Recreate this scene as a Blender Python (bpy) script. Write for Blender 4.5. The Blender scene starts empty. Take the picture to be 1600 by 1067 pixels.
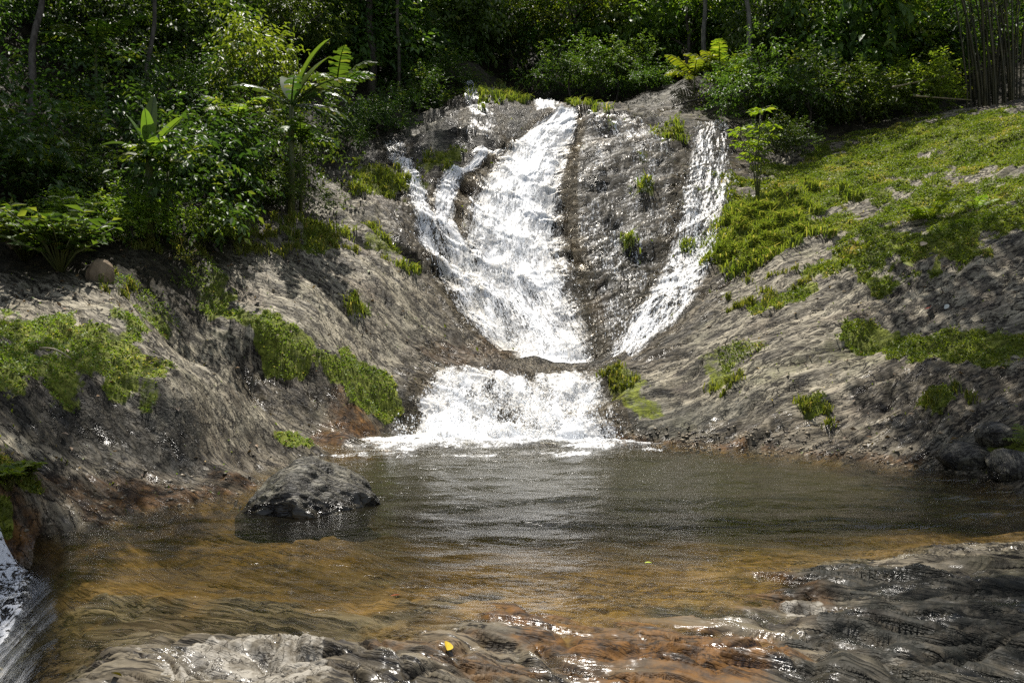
import bpy, math, random
import numpy as np
from mathutils import Vector

# ------------------------------------------------------------------ camera, light, exposure
S = bpy.context.scene
COL = S.collection
CAM_H, FPX, HORIZ = 1.7, 1244.0, 480.0
cam_d = bpy.data.cameras.new('camera'); cam = bpy.data.objects.new('camera', cam_d); COL.objects.link(cam)
cam.location = (0, 0, CAM_H); cam.rotation_euler = (math.radians(90), 0, 0)
cam_d.sensor_width = 36.0; cam_d.lens = 36.0 * FPX / 1600.0; cam_d.shift_y = -(533.5 - HORIZ) / 1600.0
cam_d.clip_start = 0.05; cam_d.clip_end = 600
S.camera = cam
SUN_EL, SUN_AZ = math.radians(64), math.radians(-14)      # azimuth from +Y, negative = to the left
sun_dir = Vector((math.sin(SUN_AZ) * math.cos(SUN_EL), math.cos(SUN_AZ) * math.cos(SUN_EL), math.sin(SUN_EL)))
world = bpy.data.worlds.new('World'); S.world = world; world.use_nodes = True
wn = world.node_tree.nodes; bg = wn['Background']
sky = wn.new('ShaderNodeTexSky'); sky.sky_type = 'NISHITA'; sky.sun_disc = False
sky.sun_elevation = SUN_EL; sky.sun_rotation = SUN_AZ
hsv = wn.new('ShaderNodeHueSaturation'); hsv.inputs['Saturation'].default_value = .55   # thin bright cloud
world.node_tree.links.new(sky.outputs[0], hsv.inputs['Color']); world.node_tree.links.new(hsv.outputs[0], bg.inputs[0]); bg.inputs[1].default_value = 0.105
sun_l = bpy.data.lights.new('sun', 'SUN'); sun_l.energy = 5.0; sun_l.angle = math.radians(0.5); sun_l.color = (1, 0.95, 0.87)
sun = bpy.data.objects.new('sun', sun_l); COL.objects.link(sun)
sun.rotation_euler = sun_dir.to_track_quat('Z', 'Y').to_euler()
S.view_settings.view_transform = 'Standard'; S.view_settings.look = 'None'
S.view_settings.exposure = 0.85; S.view_settings.gamma = 1.0
S.view_settings.use_curve_mapping = False
S.cycles.use_denoising = False; S.cycles.use_adaptive_sampling = False
S.cycles.max_bounces = 6; S.cycles.transparent_max_bounces = 24; S.cycles.diffuse_bounces = 3; S.cycles.glossy_bounces = 3
S.cycles.sample_clamp_indirect = 3.0; S.cycles.sample_clamp_direct = 6.0
S.cycles.caustics_reflective = False; S.cycles.caustics_refractive = False

RNG = np.random.default_rng(11)
random.seed(5)

# ------------------------------------------------------------------ numeric helpers
def sst(a, b, x):
    t = np.clip((x - a) / (b - a), 0, 1); return t * t * (3 - 2 * t)

def _h(ix, iy, s):
    h = (ix.astype(np.int64) * 374761393 + iy.astype(np.int64) * 668265263 + s * 982451653) & 0xffffffff
    h = ((h ^ (h >> 13)) * 1274126177) & 0xffffffff
    h = ((h ^ (h >> 16)) * 2246822519) & 0xffffffff
    return (h ^ (h >> 15)) & 0xffffffff

def noise(x, y, s=0):
    x = np.asarray(x, float); y = np.asarray(y, float)
    ix = np.floor(x); iy = np.floor(y); fx = x - ix; fy = y - iy
    def g(dx, dy):
        a = _h(ix + dx, iy + dy, s) * (2 * math.pi / 4294967296.0)
        return np.cos(a) * (fx - dx) + np.sin(a) * (fy - dy)
    u = fx * fx * fx * (fx * (fx * 6 - 15) + 10); v = fy * fy * fy * (fy * (fy * 6 - 15) + 10)
    a = g(0, 0); b = g(1, 0); c = g(0, 1); d = g(1, 1)
    return 1.5 * ((a + (b - a) * u) * (1 - v) + (c + (d - c) * u) * v)

def fbm(x, y, s=0, o=4, r=0.5):
    t = 0; a = 1; f = 1
    for i in range(o):
        t = t + a * noise(x * f, y * f, s + i * 17); a *= r; f *= 2.03
    return t

def ridged(x, y, s=0, o=3, r=0.5):
    t = 0; a = 1; f = 1
    for i in range(o):
        t = t + a * (1 - 2 * np.abs(noise(x * f, y * f, s + i * 31))); a *= r; f *= 2.1
    return t

# ------------------------------------------------------------------ terrain: thin-plate surface through surveyed points
def P(px, py, d): return ((px - 800) / FPX * d, d, CAM_H - (py - HORIZ) / FPX * d)
CP = [P(*p) for p in [
    # far pool edge and lower cascade
    (560, 688, 10.3), (610, 672, 10.9), (660, 690, 10.2), (800, 696, 10.15), (950, 692, 10.1), (700, 640, 11.2), (800, 640, 11.3), (920, 640, 11.2),
    (700, 585, 11.9), (790, 580, 12.2), (860, 580, 12.3), (925, 592, 12.0), (780, 562, 13.0), (860, 562, 13.4), (930, 560, 13.4),
    # main fall
    (800, 545, 13.9), (850, 530, 14.2), (925, 530, 14.1), (740, 490, 14.6), (830, 450, 15.4), (915, 450, 15.4), (690, 400, 15.8), (800, 360, 17.1), (890, 360, 17.2),
    (690, 310, 17.6), (760, 290, 18.3), (880, 280, 18.6), (780, 235, 19.9), (880, 220, 20.3), (860, 182, 21.5), (905, 178, 21.6),
    # centre rock and right stream
    (970, 520, 14.0), (960, 430, 15.8), (980, 350, 17.1), (970, 270, 18.8), (960, 215, 20.2), (1000, 180, 21.6), (1040, 460, 14.9), (1085, 380, 16.4), (1080, 300, 18.2),
    (1100, 240, 19.6), (1110, 205, 20.6), (1100, 175, 22.2), (1090, 152, 24.5), (1040, 152, 24.5), (980, 545, 13.4), (1010, 530, 13.5), (1150, 280, 18.6), (1150, 180, 22.3),
    # top of the falls
    (740, 195, 21.5), (690, 215, 20.8), (640, 235, 20.2), (590, 240, 20.0), (735, 165, 23.0), (735, 140, 25.0), (840, 162, 23.5), (790, 150, 25.0), (900, 162, 24.5),
    (650, 190, 23.0), (560, 215, 21.5),
    # left slab
    (640, 610, 11.4), (600, 560, 12.0), (480, 560, 10.9), (430, 520, 11.2), (400, 470, 11.9), (330, 430, 12.0), (350, 480, 11.5), (470, 380, 13.9), (600, 450, 13.5), (700, 525, 13.5), (775, 556, 13.3),
    (630, 350, 16.2), (560, 300, 17.2), (530, 270, 17.9), (640, 270, 18.5), (560, 400, 14.5), (700, 570, 12.4),
    (290, 380, 12.8), (400, 350, 14.0), (480, 300, 16.5),
    # groove
    (330, 525, 10.9), (400, 578, 10.9), (440, 605, 10.7), (500, 655, 10.4), (540, 690, 9.95), (270, 470, 11.0), (370, 520, 11.0), (470, 585, 10.8), (540, 640, 10.6),
    # left hump and bank
    (240, 562, 8.6), (300, 580, 8.9), (350, 605, 9.0), (430, 655, 9.3), (485, 695, 9.7), (300, 640, 8.2), (400, 700, 8.8), (250, 600, 8.2),
    (440, 735, 8.5), (360, 755, 7.6), (230, 790, 6.8), (300, 742, 7.65), (200, 742, 7.3), (130, 712, 7.3), (200, 690, 7.7), (200, 640, 7.95), (40, 630, 7.3), (120, 600, 7.9), (330, 700, 8.2), (20, 560, 7.8), (120, 530, 8.6), (210, 500, 9.2), (140, 455, 9.9), (20, 470, 9.6),
    (150, 420, 10.8), (30, 790, 6.0), (100, 770, 6.6), (20, 720, 6.5), (60, 845, 5.95), (-80, 700, 5.8), (-150, 560, 7.0),
    # right slab
    (970, 692, 10.1), (1100, 698, 9.75), (1200, 706, 9.4), (1330, 716, 8.95), (1450, 728, 8.5), (1530, 742, 8.0), (1600, 762, 7.5), (960, 640, 10.7), (945, 600, 11.6), (1000, 560, 12.2), (1100, 620, 10.9), (1100, 540, 12.0),
    (1130, 490, 12.9), (1200, 600, 10.6), (1250, 520, 11.6), (1300, 440, 12.6), (1350, 620, 9.9), (1400, 550, 10.6), (1400, 480, 11.6), (1450, 400, 12.4), (1500, 650, 9.0), (1550, 560, 9.8), (1600, 500, 10.4), (1600, 420, 11.4),
    (1150, 440, 14.0), (1135, 410, 15.0), (1150, 330, 16.4), (1230, 400, 14.2), (1300, 330, 15.6), (1240, 300, 17.2), (1400, 300, 15.6), (1500, 330, 14.2), (1600, 320, 13.0), (1250, 268, 18.6), (1330, 240, 19.0),
    (1430, 200, 19.8), (1500, 190, 19.0), (1600, 180, 18.0), (1500, 260, 16.4), (1600, 250, 15.2), (1180, 320, 17.2), (1185, 260, 19.4),
    (1750, 480, 10.0), (1750, 700, 7.8), (1800, 300, 13.5), (1800, 180, 17.5), (1700, 820, 6.2),
    # bushes behind the right crest
    (1250, 200, 22.0), (1400, 170, 23.0), (1550, 155, 22.0), (1200, 170, 24.0),
    # left jungle floor
    (60, 400, 11.2), (200, 380, 12.2), (100, 330, 13.0), (300, 320, 14.0), (420, 300, 16.0), (150, 240, 15.5), (300, 220, 17.0), (450, 220, 18.5), (500, 180, 21.0), (60, 220, 15.0),
    # foreground slab
    (600, 945, 4.55), (700, 960, 4.35), (850, 935, 4.7), (650, 1010, 3.85), (500, 985, 4.12), (380, 1010, 3.9), (300, 1067, 3.55), (600, 1067, 3.4), (800, 1000, 3.95), (900, 1060, 3.5), (1000, 950, 4.55), (1100, 925, 4.75),
    (1200, 1000, 4.0), (1300, 960, 4.3), (1400, 920, 4.55), (1500, 900, 4.65), (1600, 905, 4.5), (1400, 1000, 3.75), (1550, 1000, 3.7), (1600, 1067, 3.3), (1300, 1067, 3.35), (1100, 1040, 3.65), (1600, 860, 5.3),
    (250, 990, 4.15), (160, 1030, 3.85), (130, 1067, 3.6), (200, 930, 4.85), (350, 930, 4.85), (450, 950, 4.6), (120, 945, 4.75), (100, 985, 4.5),
]]
# points under the pool and the outflow, written directly in metres
CP += [(-1.2, 5.4, -.11), (0, 5.3, -.12), (1.2, 5.5, -.13), (2.2, 5.6, -.12), (-2.2, 5.6, -.11), (-2.9, 5.5, -.11), (-2.7, 6.1, -.13), (-2.0, 6.6, -.17), (-2.6, 6.9, -.08), (-1.74, 6.35, -.13), (-1.0, 6.8, -.26), (0.5, 7, -.32), (2, 7, -.32), (3.5, 7, -.26), (4.6, 6.6, -.2),
       (0, 6.2, -.22), (1.6, 6.2, -.22), (3, 6.1, -.16), (0.3, 8.5, -.5), (2, 8.3, -.46), (-1.2, 8.4, -.4), (-2.0, 8.6, -.25), (1, 9.5, -.45), (-.5, 9.6, -.45), (3.2, 8.6, -.35), (4.2, 7.7, -.28), (3.6, 5.8, -.08),
       (-3.55, 5.6, -.25), (-3.4, 5.2, -.30), (-3.2, 4.9, -.33), (-2.8, 4.6, -.33), (-3.1, 5.75, -.09), (-2.85, 5.2, -.1), (-3.3, 4.4, -.42), (-2.6, 4.2, -.37), (-2.5, 3.8, -.40), (-3.8, 4.4, -.5), (-3.3, 3.6, -.55), (-4.5, 3.6, -.65), (-3.0, 2.5, -.8), (-4.2, 5.4, .2), (-5.2, 5.0, .6), (-2.2, 3.0, -.1),
       (0, 2.4, .02), (1.5, 2.2, .05), (-1.2, 2.2, .0), (2.5, 3.2, .24), (0, 0, .0), (3, 0, .2), (-3, 0, -.6), (0, -6, .4), (6, -6, .8), (-7, -6, .2), (-8, 1, .8), (7, 2, .8), (7, 5, .7), (-12, -10, 2), (12, -10, 2), (-12, 3, 4), (12, 3, 3.5)]
# the hillside beyond and outside the picture
CP += [(-14, 12, 7), (-18, 20, 14), (-10, 22, 9.5), (-12, 30, 17), (-4, 28, 9.6), (0, 28, 9.3), (4, 29, 9.6), (8, 28, 9.0), (13, 26, 8.4), (18, 20, 8.0), (16, 12, 5.5), (14, 8, 4.2),
       (-3, 34, 13.5), (4, 35, 13.5), (11, 34, 13), (18, 32, 12.5), (-8, 40, 22), (0, 42, 20), (9, 42, 19), (20, 42, 19), (-20, 40, 26), (30, 30, 15), (30, 14, 9), (-28, 14, 18), (-28, 30, 26),
       (-30, 60, 42), (0, 60, 36), (30, 60, 34), (60, 40, 30), (-60, 40, 40), (60, 0, 20), (-60, 0, 26), (0, -30, 6), (-40, -30, 16), (40, -30, 16), (-70, 90, 55), (0, 90, 58), (70, 90, 55), (25, -5, 8), (-25, -5, 11)]
for _px, _py, _d, _b, _e in ((300, 580, 8.9, 1.0, .22), (350, 605, 9.0, .9, .28), (400, 632, 9.1, .85, .26), (430, 655, 9.3, .7, .2), (455, 668, 9.5, .6, .12)):
    _q = P(_px, _py, _d + _b); CP.append((_q[0] + .15, _q[1], _q[2] - _e))
CP = np.array(CP)

def tps_fit(p, lam):
    n = len(p); d2 = ((p[:, None, :2] - p[None, :, :2]) ** 2).sum(-1)
    K = np.where(d2 > 0, d2 * np.log(d2 + 1e-12), 0) * .5 + lam * np.eye(n)
    A = np.zeros((n + 3, n + 3)); A[:n, :n] = K; A[:n, n] = A[n, :n] = 1; A[:n, n + 1:] = p[:, :2]; A[n + 1:, :n] = p[:, :2].T
    return np.linalg.solve(A, np.concatenate([p[:, 2], np.zeros(3)]))
TW = tps_fit(CP, 0.006)

def base_h(x, y):
    x = np.asarray(x, float).ravel(); y = np.asarray(y, float).ravel(); out = np.empty(len(x)); n = len(CP)
    for i in range(0, len(x), 40000):
        xs = x[i:i + 40000]; ys = y[i:i + 40000]
        d2 = (xs[:, None] - CP[None, :, 0]) ** 2 + (ys[:, None] - CP[None, :, 1]) ** 2 + 1e-12
        out[i:i + 40000] = (d2 * np.log(d2)) @ (TW[:n] * .5) + TW[n] + TW[n + 1] * xs + TW[n + 2] * ys
    return out

def flow(x, y):
    """rock grain: along / across coordinates, bending from the left slab's lie to the right slab's"""
    wr = sst(.6, 2.6, x - np.clip((9 - y) * .6, -1.2, 6))
    aL = x * .87 - y * .5; cL = x * .5 + y * .87
    aR = -x * .95 - y * .32; cR = -x * .32 + y * .95
    return wr, aL, cL, aR, cR

def grain(x, y):
    wr, aL, cL, aR, cR = flow(x, y)
    w1 = noise(x * .5, y * .5, 3) * .22; w2 = noise(x * 2.1, y * 2.1, 8) * .04
    def one(a, c, s):
        c = c + w1 + w2
        r = ridged(a * .32, c * 1.1, s, 2) * .115 + ridged(a * .8 + 7, c * 2.9, s + 5, 3) * .046
        cr = np.abs(noise(a * .4 + 3, c * 4.2 + noise(a * 1.5, c * 2, s + 4) * .5, s + 21)); r = r - .085 * np.clip(1 - cr * 8, 0, 1)
        cr = np.abs(noise(a * 1.6 + 9, c * 10 + noise(a * 3, c * 4, s + 6) * .6, s + 22)); r = r - .016 * np.clip(1 - cr * 3.2, 0, 1) + 0
        # stepped ledges along the grain
        q = c * 1.1 + noise(a * .5, c * .6, s + 9) * .8
        st = q - np.floor(q); r = r + (.20 * (st ** 4 - st * .6)) * (noise(a * .4, c * .4, s + 77) * .5 + .6)
        return r
    n = one(aL, cL, 40) * (1 - wr) + one(aR, cR, 90) * wr
    return n + fbm(x * .8, y * .8, 5, 5, .55) * .06 - .06

def height(x, y):
    shp = np.shape(x); x = np.asarray(x, float).ravel(); y = np.asarray(y, float).ravel()
    z = base_h(x, y)
    z = z - (.03 + .06 * sst(.1, -.9, x)) * sst(3.75, 4.25, y) * sst(6.2, 5.2, y) * sst(2.2, 1.0, x) * sst(-4, -3, x)
    q = z * 1.5 + x * .12 + noise(x * .5, y * .4, 15) * .8; st = q - np.floor(q); fm = sst(14.2, 15.5, y) * sst(25, 23, y) * sst(-5.5, -4, x) * sst(5, 4, x)
    z = z + fm * .22 * (1 - .75 * sst(1.7, 1.1, np.abs(x - .35 + (y - 16) * -.05))) * (st ** 3 - .9 * st + .1)
    far = sst(22, 27, y + np.abs(x) * .25)
    pool = sst(.05, -.35, z) * (y > 5) * (y < 12)
    near = sst(6.5, 4.5, y)
    shal = sst(3.9, 4.3, y) * sst(6.5, 5.5, y) * sst(2.0, 1.0, x)
    amp = (1 - .75 * pool) * (1 - .35 * shal) * (1 - .58 * near) * (.62 + .75 * sst(13, 16, y) * sst(4.5, 3.5, np.abs(x)) + .38 * near)
    z = z + grain(x, y) * amp * (1 - .5 * far) + far * fbm(x * .25, y * .25, 61, 3) * .9
    near = near * (1 - .5 * shal)
    z = z + near * (ridged((x * .87 - y * .5) * 1.3, (x * .5 + y * .87) * 7.5 + noise(x * 3, y * 3, 2) * .8, 23, 2) - .5) * .012
    _c = (x * .5 + y * .87); _a = (x * .87 - y * .5); cr = np.abs(noise(_a * 1.1 + 5, _c * 5 + noise(_a * 2, _c * 3, 44) * .9, 45))
    z = z + near * (fbm(x * 9, y * 9, 29, 3) * .006 - .055 * np.clip(1 - cr * 5, 0, 1) + ridged(_a * .9, _c * 2.4 + noise(_a, _c, 46) * .6, 47, 2) * .022)
    if SEAMS:
        jit = noise(x * 5, y * 5, 81) * .035 + noise(x * 17, y * 17, 82) * .012; wv = .42 + .25 * np.abs(noise(x * 1.3, y * 1.3, 83))
        for pts, w, dep, x0, x1, y0, y1 in SEAMS:
            k = np.nonzero((x > x0) & (x < x1) & (y > y0) & (y < y1))[0]
            if len(k):
                jj = jit[k] * min(1, w / .07); d = np.abs(dist_poly(x[k] + jj, y[k] + jj, pts)); z[k] -= dep * wv[k] * np.clip(1.1 - d / (w * .75), 0, 1) + dep * .12 * np.clip(1 - d / (w * 5), 0, 1) ** 2
    return z.reshape(shp)
SEAMS = []

_hd = np.concatenate([np.arange(2.6, 12, .03), np.arange(12, 30, .05), np.arange(30, 60, .2)])
def hits(pts, hf=None):
    """ground points seen at the given picture positions"""
    pts = np.array(pts, float); u = (pts[:, 0] - 800) / FPX; v = (HORIZ - pts[:, 1]) / FPX
    X = u[:, None] * _hd[None]; Y = np.broadcast_to(_hd[None], X.shape); Z = CAM_H + v[:, None] * _hd[None]
    H = height(X, Y); below = Z < H; k = np.argmax(below, 1); k = np.where(below.any(1), k, len(_hd) - 1)
    i = np.arange(len(pts))
    return np.stack([X[i, k], Y[i, k], H[i, k]], 1)
def hit(px, py): return hits([(px, py)])[0]

def seams():
    """long open cracks between the layers of the rock"""
    out = []
    for pts, w, dep in [
        ([(1060, 560), (1180, 520), (1320, 470), (1480, 440)], .07, .13), ([(1010, 620), (1150, 585), (1300, 560), (1420, 520), (1560, 500)], .07, .14), ([(1000, 660), (1120, 650), (1260, 600), (1400, 590), (1590, 580)], .06, .12),
        ([(1120, 690), (1250, 665), (1380, 640), (1540, 610)], .05, .10), ([(1200, 450), (1330, 420), (1440, 420), (1590, 410)], .08, .13), ([(1330, 530), (1450, 545), (1600, 545)], .09, .18), ([(1250, 640), (1340, 690)], .04, .09), ([(1420, 600), (1500, 660)], .04, .08),
        ([(440, 380), (560, 440), (660, 510), (750, 562)], .08, .14), ([(520, 370), (620, 440), (700, 500)], .07, .12), ([(420, 450), (540, 510), (660, 570)], .06, .12), ([(500, 330), (600, 390), (650, 440)], .07, .10), ([(560, 540), (640, 590)], .05, .09),
        ([(250, 572), (330, 630), (420, 705)], .04, .08), ([(290, 600), (360, 690)], .035, .07), ([(180, 640), (260, 680), (350, 745)], .04, .08), ([(60, 640), (150, 690), (220, 760)], .04, .08), ([(200, 520), (300, 570)], .04, .06),
        ([(640, 975), (760, 1005), (880, 1040), (1000, 1066)], .03, .055), ([(560, 975), (640, 1060)], .022, .04), ([(1190, 975), (1290, 1010), (1420, 1064)], .03, .055), ([(1160, 990), (1260, 1064)], .025, .045), ([(1350, 950), (1480, 980), (1600, 1020)], .03, .05), ([(1320, 985), (1450, 1025), (1560, 1066)], .03, .05), ([(900, 960), (1010, 1000), (1120, 1050)], .025, .045), ([(380, 1000), (470, 1066)], .02, .03)]:
        q = hits(pts)[:, :2]; m = w * 6; out.append((q, w, dep, q[:, 0].min() - m, q[:, 0].max() + m, q[:, 1].min() - m, q[:, 1].max() + m))
    return out
def dist_poly(x, y, pts):
    d = np.full(np.shape(x), 1e9)
    if len(pts) == 1: return np.hypot(x - pts[0][0], y - pts[0][1])
    for a, b in zip(pts[:-1], pts[1:]):
        ax, ay = a[0], a[1]; bx, by = b[0] - ax, b[1] - ay; L = bx * bx + by * by + 1e-9
        t = np.clip(((x - ax) * bx + (y - ay) * by) / L, 0, 1)
        d = np.minimum(d, np.hypot(x - ax - t * bx, y - ay - t * by))
    return d

SEAMS = seams()
class Strokes:
    """a patchy cover on the ground: strokes laid along ground points, with ragged edges"""
    def __init__(s, items, seed, rag=.5):
        s.it = []; s.seed = seed; s.rag = rag
        for pts, w, k in items: s.it.append((hits(pts), w, k))
    def __call__(s, x, y):
        m = np.zeros(np.shape(x)); n = fbm(x * 1.7, y * 1.7, s.seed, 5, .6) * s.rag
        for pts, w, k in s.it:
            m = np.maximum(m, k * sst(1.15, .6, dist_poly(x, y, pts) / w + n))
        return m

# ------------------------------------------------------------------ mesh helpers
def mesh_np(name, v, f, mat=None, attrs=None, uv=None, smooth=False, parent=None, mats=None, midx=None):
    v = np.ascontiguousarray(v, np.float32); f = np.ascontiguousarray(f, np.int32)
    me = bpy.data.meshes.new(name); k = f.shape[1]
    me.vertices.add(len(v)); me.vertices.foreach_set('co', v.ravel())
    me.loops.add(f.size); me.loops.foreach_set('vertex_index', f.ravel())
    me.polygons.add(len(f)); me.polygons.foreach_set('loop_start', np.arange(0, f.size, k, dtype=np.int32))
    if smooth: me.polygons.foreach_set('use_smooth', np.ones(len(f), bool))
    for m in (mats or ([mat] if mat else [])): me.materials.append(m)
    if midx is not None: me.polygons.foreach_set('material_index', np.asarray(midx, np.int32))
    for an, av in (attrs or {}).items():
        av = np.asarray(av, np.float32)
        a = me.attributes.new(an, 'FLOAT_VECTOR' if av.ndim == 2 else 'FLOAT', 'POINT')
        a.data.foreach_set('vector' if av.ndim == 2 else 'value', av.ravel())
    if uv is not None:
        l = me.uv_layers.new(name='UVMap'); l.data.foreach_set('uv', np.asarray(uv, np.float32)[f.ravel()].ravel())
    me.update(calc_edges=True); me.validate()
    o = bpy.data.objects.new(name, me); COL.objects.link(o)
    if parent: o.parent = parent
    return o

def grid_faces(nu, nv):
    a = (np.arange(nv - 1)[:, None] * nu + np.arange(nu - 1)[None]).ravel()
    return np.stack([a, a + 1, a + nu + 1, a + nu], 1)

def tag(o, label=None, cat=None, group=None, kind=None):
    for k, val in (('label', label), ('category', cat), ('group', group), ('kind', kind)):
        if val: o[k] = val
    return o
def empty(name, loc, rz=0):
    o = bpy.data.objects.new(name, None); COL.objects.link(o); o.location = loc; o.rotation_euler = (0, 0, rz); o.empty_display_size = .2
    return o
def copy_tree(o, parent=None):
    c = o.copy(); COL.objects.link(c)
    if parent: c.parent = parent
    for ch in list(o.children): copy_tree(ch, c)
    return c

# ------------------------------------------------------------------ materials
class NT:
    def __init__(s, name):
        s.m = bpy.data.materials.new(name); s.m.use_nodes = True; s.t = s.m.node_tree; s.t.nodes.clear()
        s.out = s.n('ShaderNodeOutputMaterial')
    def n(s, typ, **kw):
        nd = s.t.nodes.new(typ)
        for k, v in kw.items(): setattr(nd, k, v)
        return nd
    def set(s, nd, **kw):
        for k, v in kw.items():
            inp = nd.inputs[int(k[1:])] if k[0] == '_' and k[1:].isdigit() else nd.inputs[k.replace('_', ' ')]
            if hasattr(v, 'is_linked') or isinstance(v, bpy.types.NodeSocket): s.t.links.new(v, inp)
            else: inp.default_value = v if not (isinstance(v, tuple) and len(v) == 3 and inp.type == 'RGBA') else (*v, 1)
        return nd
    def attr(s, name, vec=False):
        a = s.n('ShaderNodeAttribute', attribute_name=name); return a.outputs['Vector' if vec else 'Fac']
    def noise(s, vec, scale, detail=4, rough=.55, dist=0., out='Fac', typ=None):
        nd = s.n('ShaderNodeTexNoise')
        s.set(nd, Vector=vec, Scale=scale, Detail=detail, Roughness=rough, Distortion=dist); return nd.outputs[out]
    def vmul(s, vec, xyz):
        nd = s.n('ShaderNodeVectorMath', operation='MULTIPLY'); s.set(nd, _0=vec, _1=xyz); return nd.outputs[0]
    def math(s, op, a, b=0., c=None, clamp=False):
        nd = s.n('ShaderNodeMath', operation=op, use_clamp=clamp); s.set(nd, _0=a, _1=b)
        if c is not None: s.set(nd, _2=c)
        return nd.outputs[0]
    def ramp(s, fac, lo, hi, a=0., b=1.):
        nd = s.n('ShaderNodeMapRange', interpolation_type='SMOOTHSTEP'); s.set(nd, _0=fac, _1=lo, _2=hi, _3=a, _4=b); return nd.outputs[0]
    def mix(s, fac, a, b, blend='MIX'):
        nd = s.n('ShaderNodeMix', data_type='RGBA', blend_type=blend); s.set(nd, _0=fac, _6=a, _7=b); return nd.outputs[2]
    def mixs(s, fac, a, b):
        nd = s.n('ShaderNodeMixShader'); s.set(nd, _0=fac, _1=a, _2=b); return nd.outputs[0]
    def bump(s, h, dist, strength=1., nrm=None):
        nd = s.n('ShaderNodeBump'); s.set(nd, Height=h, Distance=dist, Strength=strength)
        if nrm: s.set(nd, Normal=nrm)
        return nd.outputs[0]
    def obj(s): return s.n('ShaderNodeTexCoord').outputs['Object']
    def pos(s): return s.n('ShaderNodeNewGeometry').outputs['Position']
    def principled(s, **kw): return s.set(s.n('ShaderNodeBsdfPrincipled'), **kw).outputs[0]
    def end(s, sh): s.t.links.new(sh, s.out.inputs[0]); return s.m

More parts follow.
